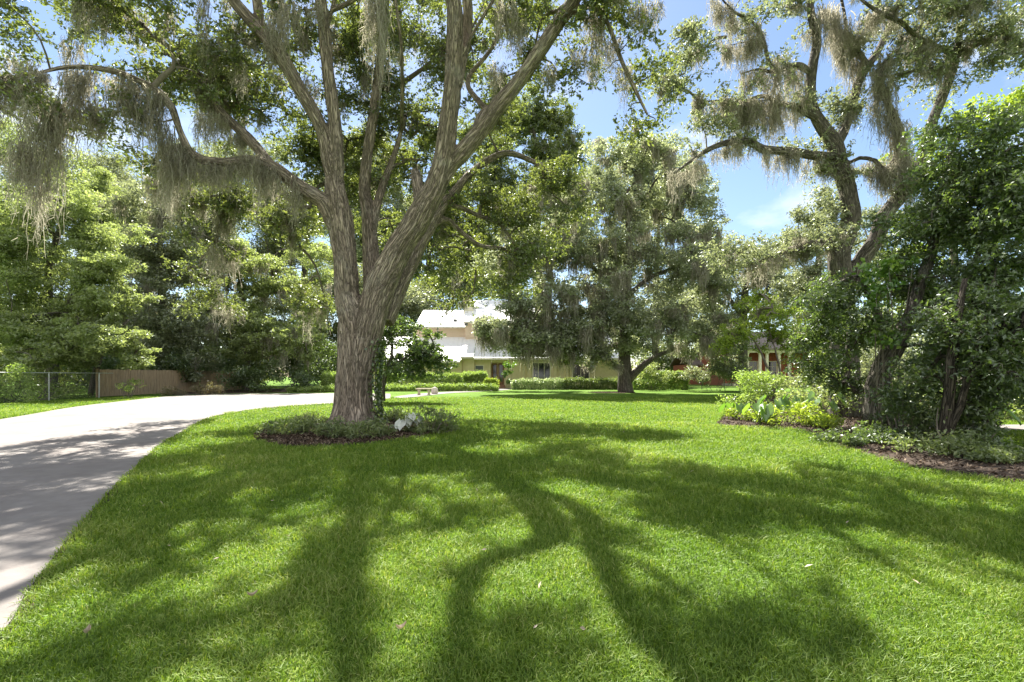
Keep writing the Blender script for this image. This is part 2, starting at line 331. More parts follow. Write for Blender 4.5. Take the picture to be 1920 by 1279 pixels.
def crown(blobs, l, wd, lai=2.2, clump=0.4, lpc=70, up=0.6, droop=0.0, thr=-0.12, flat=0.7, sub=None, shell=0.42, cov=1.25, spray=0):
    """returns clump centres and one leaf mesh (V, F, v); with spray the leaves sit along twiglets"""
    CC, VV, vv, DD = [], [], [], []
    for bl in blobs:
        c, r = ell(bl[:6]); k = bl[6] if len(bl) > 6 else 1.0
        nl = lai * k * math.pi * r[0] * r[2] / (0.5 * l * wd); nc = max(3, int(nl / lpc))
        P = clump_centres(c, r, nc, thr, sub, shell, cov)
        if not len(P): continue
        CC.append(P)
        m = max(6, int(nl / len(P))); n = len(P) * m; sz = np.repeat(clump * (0.65 + 0.75 * rng.random(len(P))), m)[:, None]; B = np.repeat(P, m, 0)
        if spray:
            D = unit(rng.normal(size=(len(P), spray, 3)) * np.array([1, 1, 0.55]) + np.array([0, 0, 0.12 - droop * 0.35])); q = rng.integers(0, spray, n)
            Dl = D[np.repeat(np.arange(len(P)), m), q]; t = 0.12 + 0.95 * rng.random((n, 1)) ** 0.75; ln = sz * 1.75
            sag = np.zeros((n, 3)); sag[:, 2] = -(t[:, 0] ** 2) * ln[:, 0] * (0.12 + 0.2 * droop)
            Q = B + Dl * t * ln + sag + rng.normal(size=(n, 3)) * (0.28 * l); DD.append(Dl * 1.1)
            e0 = np.repeat(P, spray, 0); e1 = e0 + D.reshape(-1, 3) * np.repeat(clump * 1.5, len(e0))[:, None]; w_ = 0.0035 * np.cross(D.reshape(-1, 3), UP) + np.array([0, 0, 0.0015])
            TWIGS.add(np.stack([e0 - w_, e0 + w_, e1 + w_ * 0.4, e1 - w_ * 0.4], 1).reshape(-1, 3), np.arange(4 * len(e0)).reshape(-1, 4))
        else:
            Q = B + unit(rng.normal(size=(n, 3))) * (rng.random((n, 1)) ** 0.45) * 1.6 * sz * np.array([1, 1, flat]); DD.append(np.zeros((n, 3)))
        Q[:, 2] = np.maximum(Q[:, 2], 0.03 + 0.1 * rng.random(len(Q)))
        VV.append(Q); vv.append(np.clip(np.repeat(rng.normal(0.5, 0.17, len(P)), m), 0, 1))
    P = np.concatenate(CC); Q = np.concatenate(VV); sh = np.concatenate(vv)
    V, Fq, v = leaves(Q, l, wd, up, droop, shade=sh, outward=np.concatenate(DD))
    return P, V, Fq, v
def take_twigs(mb):
    if TWIGS.n: mb.add(np.concatenate(TWIGS.v), np.concatenate(TWIGS.f[4]))
    TWIGS.__init__()
def grow(limbs, tips, tip_r=0.008, seg=4, rmax=0.11, wob=0.12, sides=5, mb=None, pw=0.48):
    """connect every tip to the nearest wood; returns twig mesh builder and all twig nodes"""
    nodes = np.concatenate([s[:, :3] for s in limbs]); owner = np.full(len(nodes), -1)
    d0 = np.array([((nodes - t) ** 2).sum(1).min() for t in tips]); order = np.argsort(d0)
    paths = []; parent = []
    N_ = [nodes]; O_ = [owner]
    allN, allO = nodes, owner
    for q, ti in enumerate(order):
        t = tips[ti]; dv = allN - t; dist = np.sqrt((dv ** 2).sum(1)) + 0.35 * np.maximum(0, allN[:, 2] - t[2] - 0.2)
        i = int(dist.argmin()); s = allN[i]; D = t - s; ln = np.linalg.norm(D)
        tt = np.linspace(0, 1, seg + 1)[:, None]
        side = np.cross(D, rng.normal(size=3)); side /= np.linalg.norm(side) + 1e-9
        P = s + D * tt + np.sin(tt * np.pi) * (side * rng.normal() * wob * ln + UP * ln * 0.08) + np.sin(tt * 2 * np.pi) * side[::-1] * rng.normal() * wob * 0.4 * ln
        paths.append(P); parent.append(allO[i])
        allN = np.vstack([allN, P[1:]]); allO = np.concatenate([allO, np.full(seg, q)])
    wt = np.ones(len(paths))
    for q in range(len(paths) - 1, -1, -1):
        if parent[q] >= 0: wt[parent[q]] += wt[q]
    mb = mb or MB()
    for q, P in enumerate(paths):
        r0 = min(rmax, tip_r * wt[q] ** pw * 1.6 + 0.003); R = np.linspace(r0, max(tip_r * 0.6, r0 * 0.45), len(P))
        mb.tube(P, R, sides, caps=False)
    return mb, (np.concatenate([p[1:] for p in paths]) if paths else np.zeros((0, 3)))
def moss_clump(p, Ln, wdt, n, hw=0.007, segs=6, curls=3):
    """a hanging beard of thin strands from point p"""
    ang = rng.random(n) * 2 * np.pi; rr = wdt * np.sqrt(rng.random(n))
    top = p + np.stack([np.cos(ang) * rr, np.sin(ang) * rr * 0.8, -rng.random(n) ** 2 * 0.35 * Ln - 0.01], 1)
    ln = Ln * (0.25 + 0.75 * rng.random(n) ** 0.8) * (1 - 0.3 * (rr / (wdt + 1e-6)) ** 2)
    t = np.linspace(0, 1, segs + 1)
    walk = np.cumsum(rng.normal(0, 0.026, (n, segs + 1, 2)), 1); walk -= walk[:, :1]
    K = max(2, int(2 + wdt * 16)); sa = rng.random(K) * 2 * np.pi; sr = wdt * np.sqrt(rng.random(K)); SA = p[:2] + np.stack([np.cos(sa) * sr, np.sin(sa) * sr * 0.8], 1)
    own = ((top[:, None, :2] - SA[None]) ** 2).sum(-1).argmin(1); ln = ln * (0.35 + 0.65 * rng.random(K))[own]          # strands gather into pointed tassels
    pull = -(top[:, None, :2] - SA[own][:, None]) * (0.9 * t[None, :, None] ** 1.1)
    X = np.concatenate([top[:, None, :2] + walk * (0.5 + Ln * 0.35) + pull, (top[:, 2:3] - ln[:, None] * t[None])[..., None]], -1)
    th = rng.random(n) * np.pi; sd = np.stack([np.cos(th), np.sin(th), np.zeros(n)], 1)
    wv = hw * (1.1 - 0.9 * t)[None, :, None] * (0.6 + 0.9 * rng.random(n))[:, None, None] * (0.7 + 0.6 * rng.random((n, segs + 1, 1)))
    A = X + sd[:, None] * wv; B = X - sd[:, None] * wv
    V = np.stack([A, B], 2).reshape(-1, 3)
    i = (np.arange(n)[:, None] * (segs + 1) + np.arange(segs)[None]).ravel() * 2
    Fq = np.stack([i, i + 1, i + 3, i + 2], 1)
    v = np.repeat(np.clip(rng.normal(0.5, 0.22, n), 0, 1), (segs + 1) * 2)
    # short curls along the strands
    m = n * curls
    si = rng.integers(0, n, m); ki = rng.integers(0, segs, m); fr = rng.random((m, 1))
    C = X[si, ki] * (1 - fr) + X[si, ki + 1] * fr
    dr = unit(rng.normal(size=(m, 3)) + np.array([0, 0, -1.3])); sq = unit(np.cross(dr, rng.normal(size=(m, 3))))
    lc = 0.05 + 0.13 * rng.random((m, 1)); hc = hw * 0.6
    V2 = np.stack([C - sq * hc, C + sq * hc, C + dr * lc + sq * hc * 0.4, C + dr * lc - sq * hc * 0.4], 1).reshape(-1, 3)
    F2 = np.arange(4 * m).reshape(-1, 4) + len(V)
    return np.vstack([V, V2]), np.vstack([Fq, F2]), np.concatenate([v, np.repeat(rng.random(m), 4)])
def hang_moss(parent, spots, hw, max_parts=0, curls=3, dens=1.0):
    """spots: list of (point, length, width); the largest as parts, the rest as one mass"""
    spots = sorted(spots, key=lambda s: -s[1] * s[2])
    rest = MB()
    for i, (p, Ln, wd) in enumerate(spots):
        n = max(8, int(dens * 370 * wd * (0.5 + Ln * 0.35)))
        V, Fq, v = moss_clump(np.asarray(p), Ln, wd, n, hw, 8, curls)
        if i < max_parts: mesh_obj('moss_clump', V, Fq, M_MOSS, parent, {'v': v})
        else: rest.add(V, Fq, v=v)
    if rest.n: tag(rest.build('spanish_moss', M_MOSS, parent), kind='stuff')

def bark_coords(V, limbs):
    """local limb frame coordinates of every vertex, for bark that runs along the limb"""
    P = np.concatenate([s[:, :3] for s in limbs]); R = np.concatenate([s[:, 3] for s in limbs])
    FR = [frames(s[:, :3]) for s in limbs]
    T = np.concatenate([f[0] for f in FR]); X = np.concatenate([f[1] for f in FR]); Y = np.concatenate([f[2] for f in FR])
    Ls = []; o = 0
    for s in limbs:
        Ls.append(o + np.concatenate([[0], np.cumsum(np.linalg.norm(np.diff(s[:, :3], axis=0), axis=1))])); o += 40
    Ls = np.concatenate(Ls); outp = np.zeros_like(V); own = np.zeros(len(V), int)
    for a in range(0, len(V), 4000):
        v = V[a:a + 4000]; d = np.sqrt(((v[:, None] - P[None]) ** 2).sum(-1)) - R[None] * 0.9
        i = d.argmin(1); D = v - P[i]
        outp[a:a + 4000] = np.stack([(D * X[i]).sum(1), (D * Y[i]).sum(1), Ls[i] + (D * T[i]).sum(1)], 1); own[a:a + 4000] = i
    return outp, R[own]
def solid_trunk(name, limbs, mat, parent, voxel=0.035, amp=0.018, flare=None, smooth=8):
    """limbs merged into one skin, smoothed, then furrowed along the grain"""
    mb = MB()
    for s in limbs: mb.tube(s[:, :3], s[:, 3], 14, caps=True)
    V = np.concatenate(mb.v); FS = [np.concatenate(f) for f in mb.f.values()]
    tmp = mesh_obj('tmp', V, FS, None)
    md = tmp.modifiers.new('r', 'REMESH'); md.mode = 'VOXEL'; md.voxel_size = voxel
    sm = tmp.modifiers.new('s', 'SMOOTH'); sm.factor = 0.5; sm.iterations = smooth
    dg = bpy.context.evaluated_depsgraph_get(); me = bpy.data.meshes.new_from_object(tmp.evaluated_get(dg))
    n = len(me.vertices); co = np.empty(n * 3, np.float32); me.vertices.foreach_get('co', co); co = co.reshape(-1, 3).astype(float)
    no = np.empty(n * 3, np.float32); me.vertices.foreach_get('normal', no); no = no.reshape(-1, 3)
    B, R = bark_coords(co, limbs)
    disp = np.empty(n)
    for i in range(n):
        b = B[i]
        q = Vector((b[0] * 9, b[1] * 9, b[2] * 0.9)); f = mnoise.noise(q) ; g = mnoise.noise(Vector((b[0] * 19, b[1] * 19, b[2] * 2.2 + 7)))
        lo = mnoise.noise(Vector(co[i]) * 1.3)
        disp[i] = (-abs(f) * 1.5 + g * 0.6) * amp * min(1, R[i] / 0.3 + 0.25) + lo * 0.06 * R[i]
    co = co + no * disp[:, None]
    if flare is not None:                                # root flare near the ground
        bx, by, fr = flare; ang = np.arctan2(co[:, 1] - by, co[:, 0] - bx)
        k = np.clip(1 - co[:, 2] / 0.9, 0, 1) ** 2.2 * (1 + 0.45 * np.sin(ang * 5 + 0.6) + 0.25 * np.sin(ang * 3 + 2)) * fr
        near = np.hypot(co[:, 0] - bx, co[:, 1] - by) < 1.6
        co[:, 0] += np.cos(ang) * k * near; co[:, 1] += np.sin(ang) * k * near
    nf = len(me.polygons); lv = np.empty(len(me.loops), np.int32); me.loops.foreach_get('vertex_index', lv)
    tot = np.empty(nf, np.int32); me.polygons.foreach_get('loop_total', tot)
    st = np.concatenate([[0], np.cumsum(tot)[:-1]])
    FS = [lv[(st[tot == k][:, None] + np.arange(k)[None])] for k in np.unique(tot)]
    tmesh = tmp.data; bpy.data.objects.remove(tmp); bpy.data.meshes.remove(tmesh); bpy.data.meshes.remove(me)
    return mesh_obj(name, co, FS, mat, parent, {'bark': B}, smooth=True)
def trunk_mesh(limbs, mat, parent, sides=10, mb=None):
    mb = mb or MB()
    for s in limbs: mb.tube(s[:, :3], s[:, 3], sides, caps=True)
    return mb.build('trunk', mat, parent, smooth=True)

def tree(name, label, cat, base, limbs, blobs, leaf, mat, bark, lai=2.2, clump=0.45, lpc=60, up=0.6, droop=0.0, thr=-0.12, tips=60, moss=0, mlen=(0.5, 1.6), group=None, sub=None, cov=1.6, mossd=1.0, sides=8, shell=0.42, hw=None, flat=0.7, spray=0):
    """a whole tree: trunk (with limbs), crown, moss"""
    root = empty(name, base, label, cat, group)
    LS = [limb(r, 0.5, 0.06) for r in limbs]
    P, V, Fq, v = crown(blobs, leaf[0], leaf[1], lai, clump, lpc, up, droop, thr, flat, sub=sub, cov=cov, shell=shell, spray=spray)
    d = base[1]
    pick = P[rng.permutation(len(P))[:tips]]
    mb, nodes = grow(LS, pick, tip_r=0.006 + 0.0005 * d, rmax=0.14, sides=5 if d < 20 else 4)
    for s in LS: mb.tube(s[:, :3], s[:, 3], sides, caps=True)
    mb.build('trunk', bark, root, smooth=True)
    if spray: tw = MB(); take_twigs(tw); tw.build('branchwork', M_TWIG, root)
    mesh_obj('crown', V, Fq, mat, root, {'v': v})
    if moss:
        src = np.vstack([nodes, P]); src = src[src[:, 2] > 2.0]
        sp = [(src[i], min(rng.uniform(*mlen), src[i][2] - 1.3), rng.uniform(0.14, 0.42) * (1 + d / 60)) for i in rng.integers(0, len(src), moss)]
        hang_moss(root, sp, hw or (0.006 + 0.00042 * d), 0, curls=2, dens=mossd * (14.0 / max(14, d)))
    return root
def shrub(name, label, cat, blobs, leaf, mat, group=None, lai=3.0, clump=0.18, lpc=40, up=0.5, droop=0.0, stems=8, thr=-0.25, shell=0.35, flat=0.8, part='foliage'):
    c = np.mean([ell(b)[0] for b in blobs], 0); base = np.array([c[0], c[1], 0.0])
    root = empty(name, base, label, cat, group)
    P, V, Fq, v = crown(blobs, leaf[0], leaf[1], lai, clump, lpc, up, droop, thr, flat, shell=shell)
    mesh_obj(part, V, Fq, mat, root, {'v': v})
    mb = MB()
    for p in P[rng.permutation(len(P))[:stems]]:
        s = base + (p - base) * np.array([0.35, 0.35, 0]); t = np.linspace(0, 1, 5)[:, None]
        Q = s * (1 - t) + p * t + np.sin(t * np.pi) * rng.normal(0, 0.05, 3); mb.tube(Q, np.linspace(0.02, 0.006, 5), 5)
    if stems: mb.build('stem', M_TWIG, root)
    return root
# ------------------------------------------------------------------ ground, driveway, paths, beds
def sheet(name, poly, z, mat, kind='structure', thick=0.0):
    mb = MB(); p = [(a[0], a[1]) for a in poly]; n = len(p)
    mb.add([(x, y, z) for x, y in p], np.array([list(range(n))]))
    if thick:
        V = [(x, y, z) for x, y in p] + [(x, y, z - thick) for x, y in p]
        mb.add(V, np.array([(k, n + k, n + (k + 1) % n, (k + 1) % n) for k in range(n)]))
    o = mb.build(name, mat); return tag(o, kind=kind)
def smooth_poly(pts, closed=True, m=5):
    P = np.array([p[:2] for p in pts], float); n = len(P); r = []
    for i in range(n):
        p0, p1, p2, p3 = P[(i - 1) % n], P[i], P[(i + 1) % n], P[(i + 2) % n]
        for t in np.linspace(0, 1, m, endpoint=False):
            r.append(0.5 * (2 * p1 + (p2 - p0) * t + (2 * p0 - 5 * p1 + 4 * p2 - p3) * t * t + (3 * p1 - p0 - 3 * p2 + p3) * t ** 3))
    return r

sheet('ground', [(-300, -120), (300, -120), (300, 400), (-300, 400)], 0.0, M_LAWN)
def catmull(pts, m=6):
    C = np.array([[p[0], p[1], 0, 1] for p in pts]); Q = np.vstack([2 * C[0] - C[1], C, 2 * C[-1] - C[-2]]); o = []
    for i in range(1, len(Q) - 2):
        p0, p1, p2, p3 = Q[i - 1:i + 3]
        for t in np.linspace(0, 1, m, endpoint=False): o.append(0.5 * (2 * p1 + (p2 - p0) * t + (2 * p0 - 5 * p1 + 4 * p2 - p3) * t * t + (3 * p1 - p0 - 3 * p2 + p3) * t ** 3))
    o.append(C[-1]); return [tuple(q[:2]) for q in o]
near_edge = [(0.6, -6.0), (-0.7, -1.5), (-1.5, 0.6)] + [tuple(G(*q)[:2]) for q in ((0, 1195), (60, 1100), (180, 950), (240, 890), (300, 835), (345, 808), (385, 787), (440, 773), (520, 764), (620, 757))] + [(-7.3, 25.5), (-7.2, 28.5)]
far_edge = [(-9.0, 35.5)] + [tuple(G(*q)[:2]) for q in ((620, 737.5), (500, 738.5), (400, 739.5), (340, 742), (300, 745), (200, 756), (130, 765), (0, 787))] + [(-13.5, 9.5), (-10.5, 3.5), (-8.5, -2), (-7, -6.5)]
DRIVE = catmull(near_edge) + catmull(far_edge)
sheet('driveway', DRIVE, 0.014, M_CONC, thick=0.1)
E = np.array(catmull(near_edge, 8)); Tn = np.gradient(E, axis=0); Tn /= np.linalg.norm(Tn, axis=1, keepdims=True); Nn = np.c_[Tn[:, 1], -Tn[:, 0]]
wv_ = 0.035 + 0.05 * rng.random(len(E)); A_ = E + Nn * 0.004; B_ = E + Nn * wv_[:, None]
m = MB(); m.add(np.r_[np.c_[A_, np.full(len(E), .006)], np.c_[B_, np.full(len(E), .006)]], np.array([(k, len(E) + k, len(E) + k + 1, k + 1) for k in range(len(E) - 1)]))
tag(m.build('soil_shade_edge', M_MULCH), kind='structure')  # soil gap strip whose dark tone stands in for shade under overhanging grass
WALK = [tuple(q) for q in ((-7.3, 29.5), (-7.2, 33.5), (-6.0, 38.2), (-3.0, 43.5), (-1.55, 46.5), (-1.6, 49.4), (0.1, 49.4), (-0.1, 46.3), (-1.5, 42.0), (-4.5, 36.8), (-5.6, 32.5), (-6.3, 29.0))]
WALK = [tuple(q) for q in smooth_poly(WALK, m=3)]
sheet('walkway', WALK, 0.018, M_CONC, thick=0.1)
SIDE = [tuple(G(*q)[:2]) for q in ((1740, 798), (2150, 796), (2250, 807), (1740, 809))]
sheet('side_path', SIDE, 0.016, M_CONC, thick=0.08)
BED1 = [(-3.85 + 2.3 * math.cos(a) * (1 + 0.06 * math.sin(3 * a)), 11.9 + 2.65 * math.sin(a) * (1 + 0.06 * math.cos(4 * a))) for a in np.linspace(0, 2 * np.pi, 40, endpoint=False)]
BED2 = [tuple(G(*q)[:2]) for q in ((1352, 784), (1400, 801), (1500, 806), (1545, 826), (1620, 852), (1720, 880), (1850, 900), (2050, 918), (2150, 885), (1900, 856), (1800, 815), (1800, 775), (1700, 745), (1450, 742))]
BED2 = [tuple(q) for q in smooth_poly(BED2, m=4)]
def mulch_bed(name, poly, nchip):
    sheet(name, poly, 0.012, M_MULCH, 'structure')
    P = np.array(poly); lo, hi = P.min(0), P.max(0); Q = lo + (hi - lo) * rng.random((nchip, 2)); Q = Q[inside(poly, Q)]
    C = np.c_[Q, 0.02 + 0.03 * rng.random(len(Q))]; V, Fq, v = leaves(C, 0.07, 0.028, up=1.0)
    V[:, 2] = np.maximum(V[:, 2], 0.014)
    tag(mesh_obj('mulch', V, Fq, M_CHIP, None, {'v': v}), kind='stuff')
mulch_bed('oak_bed', BED1, 16000)
mulch_bed('right_bed', BED2, 90000)
BED3 = [(7.9 + 1.9 * math.cos(a), 38.3 + 1.6 * math.sin(a)) for a in np.linspace(0, 2 * np.pi, 24, endpoint=False)]
mulch_bed('far_bed', BED3, 2500)
BED4 = [tuple(G(*q)[:2]) for q in ((300, 742), (360, 739.5), (480, 737), (600, 735), (600, 727), (420, 731), (380, 732))]
mulch_bed('driveway_bed', BED4, 6000)

# ------------------------------------------------------------------ the house
def yz(py, y): return CH + (HY - py) / F * y
def xx(px, y): return (px - CX) / F * y
def roof_slab(name, x0, x1, y0, z0, y1, z1, parent, th=0.18, mat=None, ribs=0.5):
    mb = MB(); mb.add([(x0, y0, z0), (x1, y0, z0), (x1, y1, z1), (x0, y1, z1), (x0, y0, z0 - th), (x1, y0, z0 - th), (x1, y1, z1 - th), (x0, y1, z1 - th)],
                      np.array([(0, 1, 2, 3), (7, 6, 5, 4), (0, 4, 5, 1), (1, 5, 6, 2), (2, 6, 7, 3), (3, 7, 4, 0)]))
    if ribs:                                             # standing seams
        nrm = np.array([0, -(z1 - z0), y1 - y0]); nrm /= np.linalg.norm(nrm)
        for x in np.arange(x0 + ribs / 2, x1, ribs):
            A = np.array([x - 0.012, y0, z0]); B = np.array([x + 0.012, y0, z0]); C = np.array([x + 0.012, y1, z1]); D = np.array([x - 0.012, y1, z1]); u = nrm * 0.03
            mb.add([A, B, C, D, A + u, B + u, C + u, D + u], np.array([(4, 5, 6, 7), (0, 1, 5, 4), (1, 2, 6, 5), (3, 0, 4, 7)]))
    return mb.build(name, mat or M_ROOF, parent)
def window(parent, x0, x1, y, z0, z1, cols=2, rows=1, fr=0.09, mat=None, name='window'):
    """frame proud of a wall whose face is at y"""
    f = MB(); f.box(x0 - fr, x1 + fr, y - 0.06, y + 0.05, z1, z1 + fr); f.box(x0 - fr, x1 + fr, y - 0.09, y + 0.05, z0 - fr, z0)
    f.box(x0 - fr, x0, y - 0.06, y + 0.05, z0, z1); f.box(x1, x1 + fr, y - 0.06, y + 0.05, z0, z1)
    for k in range(1, cols): x = x0 + (x1 - x0) * k / cols; f.box(x - 0.025, x + 0.025, y - 0.045, y + 0.02, z0, z1)
    for k in range(1, rows): z = z0 + (z1 - z0) * k / rows; f.box(x0, x1, y - 0.042, y + 0.02, z - 0.02, z + 0.02)
    fo = f.build(name, M_TRIM, parent); g = MB(); g.box(x0, x1, y - 0.03, y - 0.015, z0, z1); g.build('pane', mat or M_GLASS, fo); return fo

house = empty('house', (-4, 55, 0), 'cream stucco house with stacked white metal roofs at the far end of the lawn', 'house')
FL = 0.35
m = MB()
yf = 51.0
m.box(xx(700, 50.4), xx(866, 50.4), 50.4, 62, 0, 3.0)                        # left wing
m.box(xx(866, 50.4), xx(890, 51), yf - 0.3, 62, 0, 3.3)                      # projecting pier by the entry
m.box(xx(890, 51), xx(920, 51), yf, 62, 0, 3.3)
m.box(xx(946, 51), xx(1000, 51), yf, 62, 0, 3.3); m.box(xx(1000, 51), xx(1160, 51), yf, 62, 0, 3.2)
m.box(xx(920, 51), xx(946, 51), yf, 62, 2.75, 3.3)
m.box(xx(920, 51), xx(946, 51), yf + 0.5, 62, 0, 2.75)                        # recessed entry back
for px in (982, 1012 - 19, 1041, 1063, 1112): m.box(xx(px, 51) - 0.16, xx(px, 51) + 0.16, yf - 0.16, yf - 0.003, 0, 3.05)   # pilasters
m.build('wall', M_STUCCO, house)
m = MB(); m.box(xx(776, 55), xx(884, 55), 55.0, 62, 5.5, 7.0); m.build('wall', M_PEACH, house)
m = MB(); m.box(xx(872, 54.2), xx(1000, 54.2), 54.4, 62, 5.4, 7.55); m.build('wall', M_PEACH, house)
roof_slab('roof', xx(690, 49.4), xx(862, 49.4), 49.4, yz(677, 49.4), 55.0, yz(632, 55), house)
roof_slab('roof', xx(862.6, 50), xx(887, 50), 50.0, yz(668, 50), 55.0, yz(632.3, 55), house)
roof_slab('roof', xx(888, 50), xx(1165, 50), 50.2, yz(671, 50.2), 56.5, 6.3, house)
upper = roof_slab('roof', xx(777, 54.4), xx(872, 54.4), 54.4, yz(612, 54.4), 60.0, yz(582, 60), house)
roof_slab('roof', xx(777, 54.4), xx(872, 54.4), 65.6, yz(612, 54.4), 60.0, yz(582, 60), house)
tall = roof_slab('roof', xx(867.5, 53.4), xx(1005, 53.4), 53.4, yz(602, 53.4), 60.2, yz(563, 60.2), house)
roof_slab('roof', xx(867.5, 53.4), xx(1005, 53.4), 67, yz(602, 53.4), 60.2, yz(563, 60.2), house)
m = MB(); m.prism([(54.4, 6.7), (65.6, 6.7), (60, yz(582, 60) - 0.15)], xx(777, 54.4) + 0.35, xx(777, 54.4) + 0.5, 'x'); m.prism([(53.7, 7.3), (66.5, 7.3), (60.2, yz(563, 60.2) - 0.2)], xx(867.5, 53.4) + 0.3, xx(867.5, 53.4) + 0.42, 'x'); m.build('gable', M_PEACH, house)
m = MB(); m.box(xx(690, 49.4), xx(862, 49.4), 49.36, 49.398, yz(677, 49.4) - 0.2, yz(677, 49.4) - 0.02); m.box(xx(862.6, 50), xx(887, 50), 49.95, 49.996, yz(668, 50) - 0.22, yz(668, 50) - 0.03)
m.box(xx(888, 50), xx(1165, 50), 50.15, 50.196, yz(671, 50.2) - 0.2, yz(671, 50.2) - 0.02); m.box(xx(777, 54.4), xx(867, 54.4), 54.35, 54.396, yz(612, 54.4) - 0.2, yz(612, 54.4) - 0.02)
m.box(xx(867.5, 53.4), xx(1005, 53.4), 53.35, 53.396, yz(602, 53.4) - 0.22, yz(602, 53.4) - 0.02); m.build('fascia', plain('fascia_paint', (0.66, 0.60, 0.52)), house)
m = MB(); cx0, cx1 = xx(870, 56.5), xx(888, 56.5); m.box(cx0, cx1, 56.4, 57.6, 8.5, yz(567, 56.5)); m.box(cx0 - 0.12, cx1 + 0.12, 56.28, 57.72, yz(567, 56.5), yz(564, 56.5)); m.box(cx0 + 0.2, cx1 - 0.2, 56.6, 57.4, yz(564, 56.5), yz(561, 56.5))
m.build('chimney', M_TRIM, house)
m = MB(); sx0, sx1, sy = xx(850, 56), xx(857, 56), 56.0; sz = yz(612, 54.4) + (sy - 54.4) / 5.6 * (yz(582, 60) - yz(612, 54.4)); m.box(sx0, sx1, sy, sy + 0.75, sz - 0.1, sz + 0.32, 0.04); sk = m.build('skylight', M_GALV, upper)
m = MB(); m.box(sx0 + 0.06, sx1 - 0.06, sy - 0.012, sy - 0.002, sz, sz + 0.26); m.build('pane', M_GLASS, sk)
m = MB(); m.box(xx(869, 53.9), xx(876, 53.9), 54.36, 54.397, yz(611, 54.4), yz(605, 54.4)); m.build('vent', M_SCREEN, house)
window(house, xx(892, 51), xx(906, 51), yf, yz(702, 51), yz(686, 51), 1, 2, mat=M_SCREEN)
window(house, xx(999, 51), xx(1031, 51), yf, 1.0, yz(681, 51), 3, 1, 0.1)
window(house, xx(1074, 51), xx(1104, 51), yf, 1.0, yz(682, 51), 2, 1, 0.1)
window(house, xx(735, 50.4), xx(775, 50.4), 50.4, 1.1, 2.2, 3, 1, 0.1)
dz0, dz1, yd = FL + 0.02, 2.65, yf + 0.45
for a, b in ((922, 933), (934, 945)):
    x0, x1 = xx(a, yd) + 0.02, xx(b, yd) - 0.02; m = MB(); m.box(x0, x0 + 0.12, yd - 0.02, yd + 0.03, dz0, dz1); m.box(x1 - 0.12, x1, yd - 0.02, yd + 0.03, dz0, dz1); m.box(x0 + 0.12, x1 - 0.12, yd - 0.018, yd + 0.03, dz0, dz0 + 0.3); m.box(x0 + 0.12, x1 - 0.12, yd - 0.018, yd + 0.03, dz1 - 0.15, dz1)
    for k in (1, 2, 3): z = dz0 + 0.3 + (dz1 - dz0 - 0.45) * k / 4; m.box(x0 + 0.12, x1 - 0.12, yd - 0.012, yd + 0.02, z - 0.015, z + 0.015)
    d_ = m.build('door', M_DOOR, house); g = MB(); g.box(x0 + 0.12, x1 - 0.12, yd, yd + 0.01, dz0 + 0.3, dz1 - 0.15); g.build('pane', M_GLASS, d_)
    hx = x1 - 0.06 if a == 922 else x0 + 0.06; g = MB(); g.box(hx - 0.02, hx + 0.02, yd - 0.07, yd - 0.021, 1.35, 1.5, 0.008); g.build('handle', M_GALV, d_)
m = MB(); m.box(xx(917, 50.5), xx(948, 50.5), 49.9, yf - 0.31, 0, 0.18, 0.02); m.box(xx(919, 50.5), xx(947, 50.5), 50.25, yf - 0.312, 0.183, 0.345, 0.02); m.box(xx(920.5, 51), xx(945.5, 51), yf - 0.30, yf + 0.42, 0, FL, 0.01); m.build('step', M_TERRA, house)

# neighbour's brick house with white columns, far right
nb = empty('brick_house', (28, 64, 0), 'red brick house with white porch columns glimpsed behind the yellow-green tree', 'house')
X0, X1 = xx(1375, 62), xx(1500, 62)
m = MB(); m.box(X0, X1 + 6, 64.5, 74, 0, 4.6); m.build('wall', M_BRICK, nb)
for px in (1394, 1401, 1425, 1438, 1461, 1480):
    x = xx(px, 62); m = MB(); m.tube(np.array([(x, 62, 0.3), (x, 62, 0.5), (x, 62, 0.52), (x, 62, 4.1), (x, 62, 4.12), (x, 62, 4.3)]), np.array([.3, .3, .22, .19, .27, .27]), 12); m.build('column', M_TRIM, nb)
m = MB(); m.box(X0 - 0.4, X1 + 6, 61.6, 64.45, 0, 0.3); m.build('porch_floor', M_STONE, nb)
m = MB(); m.box(X0 - 0.4, X1 + 6, 61.6, 62.4, 4.3, 4.75); m.build('porch_beam', M_TRIM, nb)
roof_slab('roof', X0 - 0.8, X1 + 6.5, 61.2, 4.8, 68.5, 7.6, nb, mat=M_SHINGLE, ribs=0); roof_slab('roof', X0 - 0.8, X1 + 6.5, 75.8, 4.8, 68.5, 7.6, nb, mat=M_SHINGLE, ribs=0)
for px in (1412, 1448): window(nb, xx(px, 64.5) - 0.5, xx(px, 64.5) + 0.5, 64.5, 1.2, 3.2, 2, 3)
m = MB(); m.box(X0 - 0.4, X1 + 6, 61.62, 61.67, 1.15, 1.22)
for x in np.arange(X0, X1 + 6, 0.14): m.box(x - 0.012, x + 0.012, 61.63, 61.66, 0.301, 1.15)
m.build('railing', M_TRIM, nb)
nb2 = empty('orange_house', (22, 75, 0), 'small orange brick gable of a far house above the black fence', 'house')
m = MB(); m.box(xx(1296, 72), xx(1345, 72), 72, 80, 0, 3.0); m.build('wall', M_BRICK, nb2)
roof_slab('roof', xx(1290, 72), xx(1351, 72), 71.5, 3.0, 76, 5.2, nb2, mat=M_SHINGLE, ribs=0); roof_slab('roof', xx(1290, 72), xx(1351, 72), 80.5, 3.0, 76, 5.2, nb2, mat=M_SHINGLE, ribs=0)
window(nb2, xx(1314, 72), xx(1330, 72), 72, 0.9, 2.1, 2, 2)

